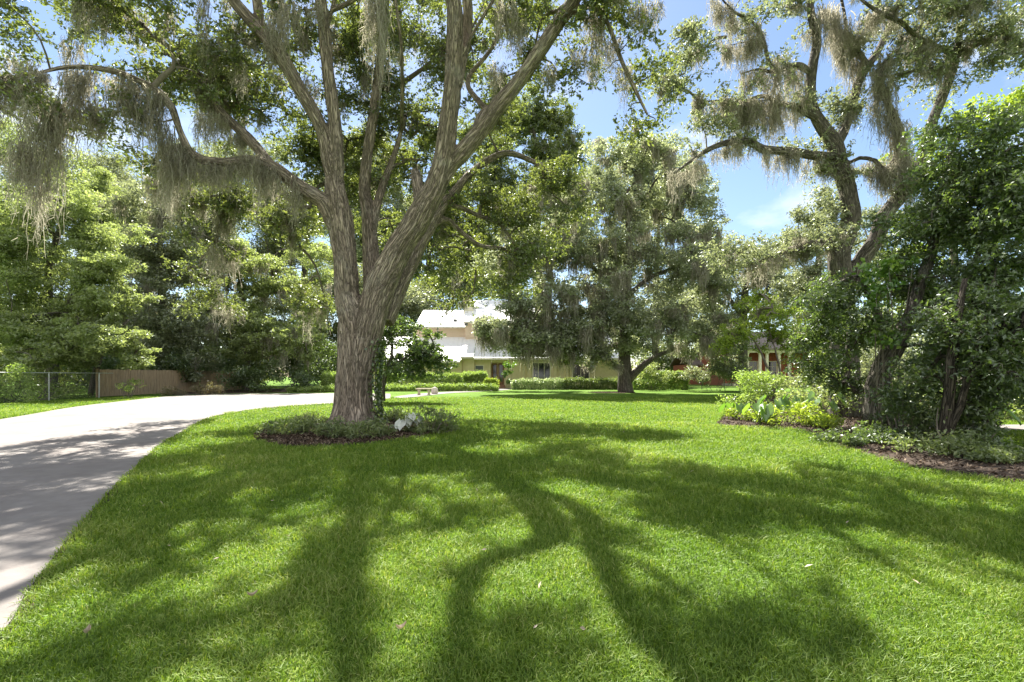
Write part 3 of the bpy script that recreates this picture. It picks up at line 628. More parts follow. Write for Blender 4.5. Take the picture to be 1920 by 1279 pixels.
# ------------------------------------------------------------------ fences
wf = empty('wooden_fence', (-25.7, 36, 0), 'weathered brown board fence along the far side of the driveway', 'fence')
y = 29.9; k = 0
while y < 44.5:
    y1 = y + 2.4; m = MB(); b = y
    while b < y1 - 0.05:
        h = 1.74 + rng.normal(0, 0.012); dx = rng.normal(0, 0.006)
        m.box(-25.7 + dx, -25.675 + dx, b, b + 0.142, 0.04, h); b += 0.148
    m.build('fence_panel', M_WOOD, wf)
    m = MB(); m.box(-25.79, -25.703 - 0.02, y + 0.02, y1 - 0.02, 0.35, 0.44); m.box(-25.79, -25.723, y + 0.02, y1 - 0.02, 1.4, 1.49); m.build('rail', M_WOOD, wf)
    m = MB(); m.box(-25.9, -25.792, y - 0.05, y + 0.05, 0, 1.78); m.build('post', M_WOOD, wf); y = y1
cl = empty('chain_link_fence', (-25, 25, 0), 'galvanised chain link fence left of the wooden fence', 'fence')
for y in (16.5, 19.5, 22.5, 25.5, 28.6):
    m = MB(); m.tube(np.array([(-24.6, y, 0), (-24.6, y, 1.5), (-24.6, y, 1.53)]), np.array([.03, .03, .012]), 8); m.build('post', M_GALV, cl)
m = MB(); m.tube(np.array([(-24.6, 15, 1.5), (-24.6, 22, 1.5), (-24.6, 29.6, 1.5)]), .022, 8); m.build('rail', M_GALV, cl)
m = MB()
for s in (-1, 1):
    for y in np.arange(15, 31.0, 0.11):
        a, b = (y, 0.05), (y + s * 1.42, 1.47)
        if b[1] and 14.6 < b[0] < 29.7 and y < 29.7: m.add([(-24.6, a[0] - 0.003, a[1]), (-24.6, a[0] + 0.003, a[1]), (-24.6, b[0] + 0.003, b[1]), (-24.6, b[0] - 0.003, b[1])], np.array([(0, 1, 2, 3)]))
m.build('wire_mesh', M_WIRE, cl)
bf = empty('iron_fence', (19, 48, 0), 'black iron picket fence at the back right of the lawn', 'fence')
for k, px in enumerate(range(1190, 1400, 42)):
    xa, xb = xx(px, 47), xx(px + 42, 47)
    m = MB()
    for x in np.arange(xa + 0.1, xb - 0.03, 0.115): m.box(x - 0.009, x + 0.009, 46.99, 47.01, 0.08, 1.45)
    m.box(xa, xb, 46.985, 47.015, 0.16, 0.2); m.box(xa, xb, 46.985, 47.015, 1.25, 1.29); m.box(xa, xb, 46.985, 47.015, 1.12, 1.15); m.build('fence_panel', M_BLACK, bf)
    m = MB(); m.box(xa - 0.03, xa + 0.03, 46.97, 47.03, 0, 1.55); m.build('post', M_BLACK, bf)

# ------------------------------------------------------------------ bench and boulder
bp = G(795, 741)
be = empty('stone_bench', bp, 'small cast stone bench on the lawn beside the walkway', 'bench')
m = MB(); m.box(bp[0] - 0.55, bp[0] + 0.55, bp[1] - 0.2, bp[1] + 0.2, 0.40, 0.48, 0.02); m.build('seat', M_STONE, be)
for s in (-1, 1):
    m = MB(); x = bp[0] + s * 0.34; m.prism([(x - 0.1, 0), (x + 0.1, 0), (x + 0.075, 0.06), (x + 0.05, 0.2), (x + 0.085, 0.36), (x + 0.1, 0.398), (x - 0.1, 0.398), (x - 0.085, 0.36), (x - 0.05, 0.2), (x - 0.075, 0.06)], bp[1] - 0.16, bp[1] + 0.16); m.build('leg', M_STONE, be)
def rock(name, c, r, label, mat):
    u = np.linspace(0, np.pi, 12); v = np.linspace(0, 2 * np.pi, 18, endpoint=False); V = []
    for a in u:
        for b in v:
            d = np.array([math.sin(a) * math.cos(b), math.sin(a) * math.sin(b), math.cos(a)]); V.append(c + d * r * (1 + 0.14 * mnoise.noise(Vector(d * 1.7) + Vector(c))))
    Fq = [(i * 18 + j, i * 18 + 18 + j, i * 18 + 18 + (j + 1) % 18, i * 18 + (j + 1) % 18) for i in range(11) for j in range(18)]
    return tag(mesh_obj(name, np.array(V), np.array(Fq), mat, None, smooth=True, origin=c), label, 'rock')
rp = G(815, 739); rock('boulder', rp + np.array([0, 0, 0.22]), np.array([0.27, 0.2, 0.29]), 'pale rounded stone standing right of the stone bench', M_PINKSTONE)
for px, py, t in ((473, 1133, 'dry curled tan leaf lying on the lawn near the driveway'), (752, 1197, 'pinkish dry leaf lying on the lawn at the front centre'), (163, 1205, 'pale dry leaf on the front left grass near the driveway edge')):
    c = G(px, py) + np.array([0, 0, 0.05]); V = []
    n = 7; L_, Wd = 0.055, 0.028
    a = rng.random() * 6.28; ca, sa = math.cos(a), math.sin(a)
    for i in range(n):
        t_ = i / (n - 1); w_ = Wd * math.sin(math.pi * (0.08 + 0.86 * t_)) * 0.5
        for s in (-1, 0, 1): lx, ly = (t_ - 0.5) * L_, s * w_; V.append(c + np.array([lx * ca - ly * sa, lx * sa + ly * ca, 0.014 * abs(s) + 0.02 * (t_ - 0.5) ** 2 * 4]))
    Fq = [(i * 3 + s, i * 3 + 3 + s, i * 3 + 4 + s, i * 3 + 1 + s) for i in range(n - 1) for s in (0, 1)]
    tag(mesh_obj('fallen_leaf', np.array(V), np.array(Fq), M_DRY, None, {'v': rng.random(len(V))}, origin=c), t, 'leaf', 'dry leaves on the lawn')
# ------------------------------------------------------------------ the big live oak
oak = empty('live_oak', (-4.42, 13.45, 0), 'huge forked live oak with furrowed trunk in the mulch bed beside the driveway', 'tree')
OL = [
 [(663, 806, 13.45, 38), (664, 740, 13.45, 35), (666, 680, 13.45, 33.5), (664, 630, 13.45, 31), (661, 590, 13.4, 27), (652, 555, 13.4, 24), (648, 492, 13.3, 22.5), (640, 425, 13.3, 24), (633, 378, 13.2, 21), (628, 340, 13.2, 18), (631, 300, 13.1, 13.5), (625, 210, 13.0, 12.5), (614, 131, 12.9, 12), (610, 75, 12.8, 11.5), (603, 15, 12.6, 11), (588, -70, 12.4, 9), (560, -190, 12.2, 7), (540, -300, 12, 4)],
 [(630, 345, 13.2, 16), (617, 300, 13.1, 14), (608, 262, 13.0, 13), (592, 218, 12.8, 13), (558, 161, 12.6, 13), (524, 101, 12.4, 13), (490, 60, 12.3, 12), (445, 10, 12.1, 11), (400, -50, 11.9, 9), (330, -140, 11.6, 7), (260, -230, 11.2, 4)],
 [(490, 62, 12.3, 9), (484, 20, 12.3, 9), (474, -40, 12.2, 8), (450, -140, 11.9, 5)],
 [(640, 440, 13.3, 19), (620, 400, 13.2, 17), (608, 380, 13.1, 16), (576, 360, 12.9, 15), (543, 336, 12.7, 13), (509, 312, 12.5, 11), (470, 301, 12.3, 9.5), (427, 304, 12.0, 8.5), (380, 300, 11.7, 8.5), (358, 288, 11.6, 8), (336, 242, 11.5, 7), (323, 202, 11.3, 7), (302, 175, 11.2, 6.5), (269, 155, 11.0, 6.5), (215, 134, 10.7, 6), (131, 126, 10.3, 5), (60, 140, 9.9, 3.5), (-20, 150, 9.6, 2.5)],
 [(509, 312, 12.6, 10), (470, 265, 12.7, 10), (440, 235, 12.8, 9), (413, 208, 12.9, 8), (390, 165, 13, 6.5), (350, 110, 13, 5), (300, 60, 13, 3)],
 [(674, 690, 13.45, 29), (684, 640, 13.45, 30), (694, 600, 13.4, 29.5), (710, 545, 13.35, 28.5), (731, 500, 13.3, 27.5), (750, 462, 13.2, 25), (776, 425, 13.1, 24), (797, 387, 13.0, 23), (815, 355, 12.9, 21), (832, 300, 12.8, 19.5), (841, 225, 12.6, 18.5), (849, 150, 12.4, 17), (852, 75, 12.2, 16), (850, 0, 12.0, 14.5), (826, -40, 11.95, 10), (792, -75, 11.9, 8), (772, -200, 11.9, 7), (790, -330, 11.6, 5), (770, -450, 11, 3)],
 [(826, 345, 12.9, 14), (846, 310, 12.9, 15), (866, 288, 12.8, 16), (903, 241, 12.7, 15.5), (937, 195, 12.6, 15), (974, 150, 12.5, 14), (1016, 90, 12.3, 14), (1050, 38, 12.2, 13), (1076, 0, 12.1, 12), (1118, -70, 11.9, 10), (1190, -180, 11.5, 7), (1270, -280, 11, 4)],
 [(1043, 46, 12.2, 7), (1075, 22, 12.2, 6), (1112, 12, 12.1, 5.5), (1140, 45, 12, 5), (1164, 112, 11.9, 4.5), (1191, 168, 11.9, 4), (1215, 215, 11.8, 3)],
 [(860, 160, 12.4, 8), (868, 105, 12.5, 10), (874, 60, 12.6, 10), (876, 0, 12.55, 10), (858, -80, 12.4, 9.5), (846, -200, 12.3, 8), (870, -330, 12.1, 7), (930, -430, 11.6, 4)],
 [(869, 100, 12.4, 4.5), (884, 66, 12.4, 4), (925, 0, 12.3, 3.5), (960, -60, 12.2, 2.5)],
 [(893, 245, 12.75, 8), (900, 218, 12.9, 7.5), (915, 203, 13, 6)],
 # rear limbs
 [(700, 570, 13.9, 20), (697, 510, 14.3, 17), (694, 450, 14.6, 15), (689, 394, 14.8, 13), (683, 357, 15, 12), (690, 280, 15, 10), (705, 180, 15, 9.5), (718, 60, 15, 8.5), (728, -100, 15, 7.5), (735, -250, 14.8, 6), (750, -380, 14.5, 4)],
 [(695, 440, 14.6, 10), (703, 400, 14.8, 9), (712, 365, 15, 8), (735, 300, 15.3, 6), (760, 220, 15.5, 4)],
 [(715, 600, 13.8, 24), (738, 550, 14.1, 21), (760, 508, 14.4, 18), (778, 470, 14.7, 16), (805, 425, 15, 13), (835, 380, 15.3, 10), (860, 350, 15.5, 8), (884, 323, 15.7, 7), (925, 294, 15.9, 6.5), (955, 287, 16, 6), (993, 300, 16.2, 5), (1030, 319, 16.4, 3.5), (1062, 342, 16.5, 2.5)],
 [(800, 432, 15, 8), (835, 412, 15.3, 6), (858, 429, 15.6, 5), (899, 460, 15.9, 4.5), (940, 466, 16.2, 3.5), (975, 480, 16.4, 2)],
 [(835, 380, 15.3, 6), (865, 390, 15.7, 5), (899, 405, 16, 4.5), (937, 420, 16.3, 4), (970, 468, 16.5, 2.5)],
 [(1000, 303, 16.2, 3), (1018, 325, 16.3, 2.5), (1036, 365, 16.4, 1.5)],
 [(790, 395, 13.4, 12), (783, 345, 13.9, 11), (778, 320, 14.2, 8)],
]
OLS = [limb(r, 0.16, 0.02) for r in OL]
# high limbs above the frame, each given by where its shadow lies on the lawn: (shadow px, shadow py, height, radius)
sh = np.array([sun_dir.x, sun_dir.y, 0]) / sun_dir.z
def high_limb(rows):
    Q = np.array([list(G(a, b_) + sh * z + UP * z) + [r] for a, b_, z, r in rows]); W_ = np.concatenate(OLS)
    low = W_[W_[:, 2] < Q[0, 2] - 0.6]; k = ((low[:, :3] - Q[0, :3]) ** 2).sum(1).argmin(); S = spline(np.vstack([[*low[k, :3], Q[0, 3] * 1.15], Q]), 0.2)
    for i in range(1, len(S)): S[i, :3] += np.array(mnoise.noise_vector(Vector(S[i, :3]) * 0.8)) * 0.12
    OLS.append(S)
for rows in ([(1010, 890, 9.6, .075), (1100, 905, 10.4, .07), (1210, 930, 11.2, .06), (1330, 1000, 12.2, .05), (1480, 1110, 13.2, .035), (1600, 1200, 13.8, .02)],
             [(1020, 1010, 11.2, .07), (1140, 1040, 12, .06), (1250, 1100, 12.8, .05), (1390, 1240, 13.6, .03)],
             [(405, 925, 10.2, .07), (385, 970, 11, .06), (320, 1040, 12, .05), (190, 1150, 13, .03)],
             [(640, 1010, 11.8, .06), (590, 1090, 12.8, .05), (530, 1180, 13.8, .04), (450, 1279, 14.6, .02)],
             [(1500, 950, 11.5, .06), (1620, 1040, 12.3, .05), (1760, 1110, 13, .04), (1900, 1160, 13.4, .02)],
             [(760, 890, 9.8, .06), (740, 960, 11, .05), (700, 1060, 12.4, .04), (760, 1200, 13.6, .02)]): high_limb(rows)
solid_trunk('trunk', OLS, M_BARK, oak, 0.025, 0.03, flare=(-4.42, 13.45, 0.2))
OB = [
 (130, 60, 190, 90, 10.8, 2.2), (330, 95, 130, 90, 11.5, 2), (470, 130, 110, 100, 14, 2), (430, 215, 140, 70, 14.5, 2), (560, 235, 70, 110, 15, 1.8),
 (40, 190, 110, 90, 10.2, 1.5, .7), (230, 230, 90, 50, 11.2, 1.2, .6), (290, 300, 60, 50, 12.5, 1.2, .7), (760, 120, 120, 120, 15.5, 2), (700, 270, 110, 120, 16.2, 2), (560, 20, 90, 60, 13.5, 2), (700, 10, 120, 60, 14, 2),
 (950, 50, 110, 70, 13.6, 1.8), (905, 160, 50, 70, 15, 1.4), (1120, 55, 95, 45, 12.6, 1.5), (1175, 135, 55, 45, 12.1, 1), (1215, 205, 50, 40, 11.9, .9), (1060, 130, 55, 40, 12.4, .8, .7), (1165, 10, 90, 35, 12, 1.5),
 (770, 260, 90, 80, 17, 1.5), (690, 170, 70, 70, 16, 1.5), (800, 350, 50, 60, 17, 1.2), (920, 260, 50, 50, 16.5, 1.2, .8), (620, 330, 50, 70, 16.5, 1.2, .8), (700, 420, 70, 60, 18, 1.2, .7),
 (760, 50, 100, 70, 17, 1.5), (660, 40, 60, 60, 17, 1.5), (925, 110, 60, 60, 17, 1.5), (1010, 60, 60, 50, 16, 1.2, .8),
 (905, 365, 100, 60, 16.5, 1.6), (960, 430, 100, 90, 17, 1.6), (850, 490, 70, 70, 16.8, 1.5, .9), (870, 550, 55, 35, 16.9, 1, .8), (1030, 370, 70, 90, 17, 1.4), (820, 410, 50, 50, 16.5, 1, .8), (960, 540, 60, 40, 17, 1, .8),
 (420, 420, 80, 90, 15.5, 1.5, .8), (510, 430, 80, 90, 16, 1.5, .8), (560, 530, 50, 70, 16.5, 1.2, .8), (340, 380, 60, 80, 14.5, 1.3, .7), (410, 540, 70, 60, 16.5, 1.3, .7),
]
OP, V, Fq, v = crown(OB, 0.10, 0.046, lai=2.4, clump=0.22, lpc=64, up=0.45, thr=0.03, flat=0.65, sub=0.6, cov=1.1, spray=7)
mesh_obj('crown', V, Fq, M_OAK, oak, {'v': v})
OB2 = [(610, -130, 100, 50, 13.4, 1.3, 1.2), (470, -190, 120, 60, 13.5, 1.5, 1.2), (500, -60, 130, 60, 12.8, 1.6, 1.2), (380, -120, 130, 70, 13, 1.8, 1.1), (120, -60, 160, 70, 12, 1.8), (560, -230, 380, 150, 12.5, 3.5), (900, -330, 380, 150, 11.5, 3.5), (1200, -150, 220, 120, 11.3, 2.5), (230, -170, 330, 130, 11, 3), (-250, 0, 260, 170, 10.5, 3), (-100, -250, 240, 120, 11, 3), (760, -130, 300, 90, 13.5, 2), (1000, -420, 420, 150, 9, 3), (500, -420, 420, 150, 9.5, 3), (1350, -380, 250, 120, 9.5, 2.5)]
OP2, V, Fq, v = crown(OB2, 0.12, 0.055, lai=0.46, clump=0.22, lpc=80, up=0.5, thr=0.12, flat=0.6, sub=0.42, cov=0.42, spray=6)
mesh_obj('crown', V, Fq, M_OAK, oak, {'v': v})
tips = np.vstack([OP[rng.permutation(len(OP))[:900]], OP2[rng.permutation(len(OP2))[:260]]])
mb, ON = grow(OLS, tips, tip_r=0.0085, rmax=0.10, seg=5, wob=0.14)
take_twigs(mb); mb.build('branchwork', M_TWIG, oak, smooth=True)
# moss: named curtains first, then random beards along the twigs
SP = []
for px, py, d, Ln, wd in ((705, -60, 10.2, 3.6, .24), (700, -30, 10.3, 2.6, .2), (60, 225, 10, 2.9, .26), (85, 180, 10, 3.2, .3), (30, 265, 9.8, 1.7, .24), (105, 200, 10.2, 2.6, .25), (135, 140, 10.3, 2.1, .28), (70, 300, 10, 1.9, .2), (180, 190, 10.6, 1.5, .2), (183, 200, 10.6, 1.3, .15),
    (270, 165, 11, 2.0, .3), (285, 180, 11.1, 1.9, .25), (310, 230, 11.3, 2.6, .25), (320, 255, 11.4, 2.4, .28), (335, 285, 11.5, 1.8, .25), (380, -40, 11, 2.4, .12), (383, 60, 11.3, 1.0, .1), (385, 215, 12, 1.3, .25), (412, 215, 12.5, 1.3, .3), (400, 70, 12, 1.3, .25),
    (420, 300, 12, 1.0, .3), (450, 290, 12.2, 1.2, .35), (475, 285, 12.3, 1.3, .35), (500, 310, 12.4, 1.5, .3), (540, 330, 12.6, 1.2, .3), (560, 350, 12.8, 1.6, .25), (520, 30, 12, 1.6, .35), (545, 0, 12.2, 1.5, .3), (590, 10, 12.3, 1.0, .25), (575, 140, 12.6, 1.2, .15),
    (1120, 15, 12, 2.3, .2), (1105, 10, 12, 1.2, .25), (1150, 70, 12, 1.3, .3), (1170, 120, 11.9, 1.2, .25), (1200, 5, 11.7, 1.2, .3), (1230, 0, 11.6, 1.0, .2), (950, 0, 12.3, 1.6, .35), (970, 40, 12.6, 1.2, .3), (930, 120, 13, 1.2, .25), (1030, 120, 12.4, 1.0, .25), (1090, 90, 12.3, 1.0, .3), (215, 140, 10.8, 1.6, .25), (155, 128, 10.4, 2.3, .25), (10, 150, 9.6, 1.5, .3), (45, 110, 9.6, 1.2, .3), (255, 20, 11, 1.3, .25)):
    SP.append((W(px, py, d), Ln, wd))
src = np.vstack([ON, OP]); sx = src[src[:, 2] > 3.2]
left = sx[sx[:, 0] < -5.5]; allm = sx
for i in rng.integers(0, len(left), 60): SP.append((left[i], rng.uniform(0.5, 1.9), rng.uniform(0.1, 0.3)))
for i in rng.integers(0, len(allm), 120): SP.append((allm[i], rng.uniform(0.4, 1.4), rng.uniform(0.08, 0.24)))
for s in OLS[3:5]:
    for i in rng.integers(int(len(s) * 0.25), len(s), 26): SP.append((s[i, :3], rng.uniform(0.4, 1.3), rng.uniform(0.1, 0.25)))
hang_moss(oak, SP, 0.0074, 70, curls=5)
# ivy on the right flank of the trunk
ivy = empty('ivy', (-3.9, 13.2, 0), 'dark ivy climbing the right flank of the huge live oak trunk', 'vine')
n = 1300; zz = 0.05 + 2.3 * rng.random(n) ** 1.2; aa = rng.normal(-0.05, 0.3, n)
cxz = np.interp(zz, [0, 1, 2, 3], [-4.40, -4.36, -4.30, -4.25]); rz = np.interp(zz, [0, .4, 1, 2, 3], [.86, .68, .58, .62, .7]) + 0.02 + 0.07 * rng.random(n)
C = np.stack([cxz + np.cos(aa) * rz, 13.45 + np.sin(aa) * rz, zz], 1); V, Fq, v = leaves(C, 0.085, 0.07, up=0.0, droop=0.5)
mesh_obj('foliage', V, Fq, M_DARK, ivy, {'v': v})
m = MB()
for a in (-0.7, -0.3, 0.1):
    z = np.linspace(0, 2.2, 16); rz = np.interp(z, [0, .4, 1, 2, 3], [.84, .66, .56, .60, .7]); an = a + 0.12 * np.sin(z * 4 + a * 9)
    m.tube(np.stack([np.interp(z, [0, 1, 2, 3], [-4.40, -4.36, -4.30, -4.25]) + np.cos(an) * rz, 13.45 + np.sin(an) * rz, z], 1), 0.014, 5)
m.build('stem', M_TWIG, ivy)

# ------------------------------------------------------------------ the mossy oak on the right
RD = 16.0
ro = empty('mossy_oak', (W(1580, 704, RD)[0], RD, 0), 'tall sparse live oak with crooked moss-hung limbs against the open sky', 'tree')
RL = [
 [(1585, 790, 16, 30), (1583, 690, 16, 25), (1580, 600, 16, 21), (1578, 529, 16, 19.5), (1576, 473, 16, 19), (1594, 420, 16, 17), (1589, 360, 15.9, 15), (1574, 315, 15.8, 15), (1566, 272, 15.7, 14.5), (1545, 241, 15.6, 12), (1526, 206, 15.5, 10), (1520, 165, 15.5, 10), (1525, 124, 15.4, 9), (1533, 82, 15.4, 8.5), (1529, 60, 15.3, 8), (1518, 10, 15.2, 7), (1530, -60, 15, 5), (1520, -140, 15, 3)],
 [(1566, 280, 15.7, 10), (1582, 250, 15.8, 9), (1596, 210, 15.9, 8.5), (1608, 158, 16, 8), (1628, 124, 16.1, 7.5), (1655, 78, 16.2, 6), (1672, 30, 16.3, 5), (1700, -40, 16.4, 4)],
 [(1628, 126, 16.1, 5), (1605, 92, 15.8, 5), (1590, 70, 15.6, 4.5), (1585, 30, 15.5, 3.5), (1570, -30, 15.4, 2.5)],
 [(1570, 300, 15.8, 9), (1548, 294, 15.7, 9), (1510, 289, 15.5, 8.5), (1469, 283, 15.2, 8), (1431, 280, 15, 7.5), (1405, 264, 14.8, 7), (1375, 264, 14.6, 6.5), (1341, 275, 14.4, 5.5), (1300, 300, 14.2, 4), (1265, 325, 14, 2.5)],
 [(1530, 222, 15.5, 6), (1510, 211, 15.4, 6), (1485, 200, 15.2, 5.5), (1461, 195, 15.1, 5), (1431, 180, 15, 4.5), (1395, 190, 14.8, 4), (1367, 186, 14.6, 3.5), (1326, 190, 14.4, 2.5), (1305, 183, 14.3, 1.8)],
 [(1520, 135, 15.4, 6), (1500, 124, 15.2, 6), (1480, 125, 15, 5), (1455, 135, 14.8, 4), (1420, 130, 14.6, 3), (1390, 140, 14.5, 2)],
 [(1455, 135, 14.8, 3.5), (1440, 110, 14.6, 4), (1435, 80, 14.5, 4), (1415, 45, 14.4, 3.5), (1375, 20, 14.3, 3), (1340, -20, 14.2, 2)],
 [(1436, 82, 14.5, 2.5), (1400, 78, 14.4, 2.2), (1371, 84, 14.3, 1.8), (1362, 70, 14.3, 1.2)],
 [(1530, 60, 15.3, 5), (1550, 20, 15.4, 5), (1590, 90, 15.8, 3.5), (1620, 118, 16, 3)],
 [(1600, 540, 16, 19), (1615, 490, 15.9, 15), (1638, 454, 15.7, 14), (1660, 405, 15.5, 13.5), (1698, 358, 15.3, 13), (1724, 325, 15.2, 11), (1733, 285, 15.1, 10), (1746, 233, 15, 9), (1765, 184, 14.9, 8.5), (1783, 137, 14.8, 8), (1792, 100, 14.7, 7), (1800, 60, 14.6, 5), (1820, 0, 14.5, 4), (1840, -80, 14.4, 3)],
 [(1790, 104, 14.7, 5.5), (1760, 90, 14.5, 5), (1720, 70, 14.3, 4.5), (1690, 40, 14.1, 4.5), (1640, 20, 13.9, 4), (1600, -10, 13.7, 3)],
 [(1795, 100, 14.7, 6), (1830, 85, 14.5, 5.5), (1870, 60, 14.2, 5.5), (1920, 25, 13.9, 5), (1980, -20, 13.6, 4)],
 [(1700, 352, 15.3, 8), (1694, 320, 15.2, 8), (1692, 285, 15.1, 8), (1685, 245, 15, 8), (1668, 205, 14.9, 7), (1655, 170, 14.9, 5.5), (1650, 140, 14.9, 4), (1668, 100, 14.8, 3)],
 [(1690, 280, 15.1, 5), (1660, 320, 15.2, 4.5), (1640, 300, 15.3, 4), (1610, 295, 15.5, 4), (1590, 305, 15.7, 4)],
 [(1576, 460, 16, 10), (1540, 456, 15.8, 9), (1510, 460, 15.6, 8), (1470, 474, 15.4, 6), (1440, 482, 15.2, 4), (1400, 500, 15, 3)],
 [(1700, 75, 14.2, 3), (1640, 140, 14.5, 3), (1740, 130, 14.5, 3), (1780, 120, 14.7, 3.5)],
]
RLS = [limb(r, 0.16, 0.05) for r in RL]
solid_trunk('trunk', RLS, M_BARKD, ro, 0.034, 0.016)
RB = [(1850, 60, 110, 60, 14.2, 1.4), (1740, 60, 90, 50, 14.2, 1.3), (1660, 40, 80, 50, 14.8, 1.2), (1790, 20, 120, 45, 14, 1.5), (1900, 130, 60, 40, 14, 1), (1700, 130, 70, 30, 14.5, 1, .8), (1760, 160, 60, 30, 14.8, .8, .6), (1475, 180, 60, 25, 15.1, .8, .8), (1420, 195, 60, 30, 14.8, .9, .9), (1340, 190, 50, 35, 14.3, .9, .9), (1560, 215, 40, 40, 15.7, .6), (1600, 190, 40, 30, 15.9, .6),
  (1500, 275, 70, 14, 15.5, .5), (1400, 262, 60, 18, 14.8, .6), (1560, 320, 26, 50, 15.6, .5), (1575, 400, 26, 50, 15.8, .5), (1470, 470, 90, 35, 15.4, 1.2), (1400, 490, 70, 40, 15, 1), (1530, 440, 60, 35, 15.8, 1), (1305, 60, 50, 60, 13.8, 1), (1290, 160, 45, 60, 13.6, .9), (1400, 30, 70, 35, 14.4, 1, .8), (1500, 20, 60, 40, 15.2, 1, .8), (1330, 255, 60, 25, 14.4, .8), (1710, 330, 40, 40, 15.2, .6), (1440, 125, 40, 25, 14.8, .7, .7), (1600, 320, 30, 25, 15.6, .5)]
RP, V, Fq, v = crown(RB, 0.095, 0.045, lai=2.2, clump=0.2, lpc=54, up=0.45, thr=-0.05, sub=0.45, cov=0.9, spray=6)
mesh_obj('crown', V, Fq, M_OAKG, ro, {'v': v})
RB2 = [(1700, -220, 380, 130, 13, 3), (1300, -200, 160, 110, 14, 2.5), (2100, -50, 200, 130, 13, 2.5)]
RP2, V, Fq, v = crown(RB2, 0.12, 0.055, lai=0.55, clump=0.28, lpc=80, up=0.5, thr=0.0, sub=0.7, cov=.45); mesh_obj('crown', V, Fq, M_OAK, ro, {'v': v})
mb, RN = grow(RLS, np.vstack([RP[rng.permutation(len(RP))[:260]], RP2[rng.permutation(len(RP2))[:60]]]), tip_r=0.008, rmax=0.06, wob=0.2)
take_twigs(mb); mb.build('branchwork', M_TWIG, ro, smooth=True)
SP = []
for k, (nn, l0, l1, w0, w1) in {3: (36, .4, 1.2, .08, .2), 4: (36, .7, 1.8, .1, .24), 5: (18, .6, 1.8, .1, .2), 6: (18, .7, 1.9, .08, .18), 7: (12, .5, 1.1, .1, .25), 8: (20, .7, 1.7, .15, .35), 10: (16, .4, 1.2, .1, .3), 12: (26, .8, 2.0, .1, .24), 13: (20, .5, 1.6, .12, .3), 14: (22, .4, 1.1, .1, .25), 15: (14, .4, 1.0, .1, .2), 11: (10, .3, .7, .1, .2)}.items():
    s = RLS[k]
    for i in rng.integers(1, len(s), nn): SP.append((s[i, :3] + rng.normal(0, 0.12, 3) * [1, 1, 0.3], rng.uniform(l0, l1), rng.uniform(w0, w1)))
for px, py, Ln, wd in ((1545, 10, 1.9, .45), (1570, 30, 1.7, .4), (1585, 50, 1.5, .35), (1620, 30, 1.0, .35), (1660, 20, 1.1, .4), (1425, 195, 1.5, .45), (1400, 200, 1.3, .5), (1450, 205, 1.5, .4), (1470, 100, 1.3, .3), (1455, 160, 1.5, .25), (1300, 40, 1.7, .25), (1310, 90, 1.1, .25), (1650, 150, 2.4, .25), (1640, 190, 1.6, .25), (1680, 240, 2.3, .25), (1665, 200, 2.1, .3), (1700, 280, 1.5, .3), (1710, 90, 1.0, .3), (1740, 110, .9, .3), (1380, 30, 1.2, .35), (1400, 80, .9, .35), (1370, 90, .8, .25)): SP.append((W(px, py, 15), Ln, wd))
for i in rng.integers(0, len(RN), 110): SP.append((RN[i], rng.uniform(0.3, 1.0), rng.uniform(0.08, 0.22)))
hang_moss(ro, SP, 0.0082, 60, curls=5, dens=0.7)
# ------------------------------------------------------------------ oak in the middle distance, in front of the house
tree('shaggy_oak', 'grey-green moss-draped oak with a broad low crown in front of the house', 'tree', (xx(1172, 38.5), 38.5, 0),
     [[(1174, 740, 38.5, 16), (1172, 700, 38.5, 12.5), (1172, 620, 38.5, 10), (1174, 540, 38.5, 9), (1180, 450, 38.5, 7), (1176, 360, 38, 4)],
      [(1178, 715, 38.5, 8), (1200, 690, 38, 7), (1225, 672, 37.5, 5), (1262, 655, 37, 3)], [(1172, 640, 38.5, 6), (1120, 660, 37.5, 5), (1060, 650, 36.5, 4), (1000, 640, 36, 3), (950, 625, 35.5, 2)],
      [(1060, 650, 36.5, 3), (1020, 668, 36, 2.5), (980, 655, 35.5, 1.5)], [(1172, 560, 38.5, 5), (1220, 520, 38, 4), (1280, 500, 37.5, 3), (1330, 500, 37, 2)], [(1174, 560, 38.5, 5), (1110, 500, 38, 4), (1040, 450, 37.5, 3)]],
     [(1180, 300, 90, 60, 38, 3), (1130, 380, 100, 80, 38, 3.5), (1240, 370, 90, 80, 38.5, 3.5), (1050, 470, 100, 80, 37, 3), (1300, 430, 50, 70, 38, 2.5), (1150, 500, 110, 80, 38, 4), (1280, 520, 70, 70, 37.5, 3), (980, 560, 90, 50, 36, 2.5), (1090, 590, 110, 55, 37, 3), (925, 615, 45, 35, 35.5, 1.6, 1.5), (985, 635, 75, 38, 35.8, 1.8, 1.6), (1050, 630, 60, 40, 36, 2, 1.5), (1130, 610, 70, 50, 37, 2, 1.2), (1200, 590, 90, 55, 37.5, 3), (1130, 650, 80, 30, 37, 2), (1280, 610, 70, 40, 37, 2.5, .8), (1060, 660, 50, 20, 36.5, 1.5), (960, 500, 80, 60, 37, 2.5), (1340, 540, 50, 60, 38, 2.2), (1330, 620, 50, 40, 37, 2), (1010, 390, 70, 60, 38, 2.5), (1110, 670, 60, 22, 36.8, 1.6)],
     (0.224, 0.105), M_OAKS, M_BARKD, lai=3.3, clump=0.34, lpc=45, thr=-0.06, tips=190, moss=300, mlen=(0.8, 2.8), mossd=1.5)
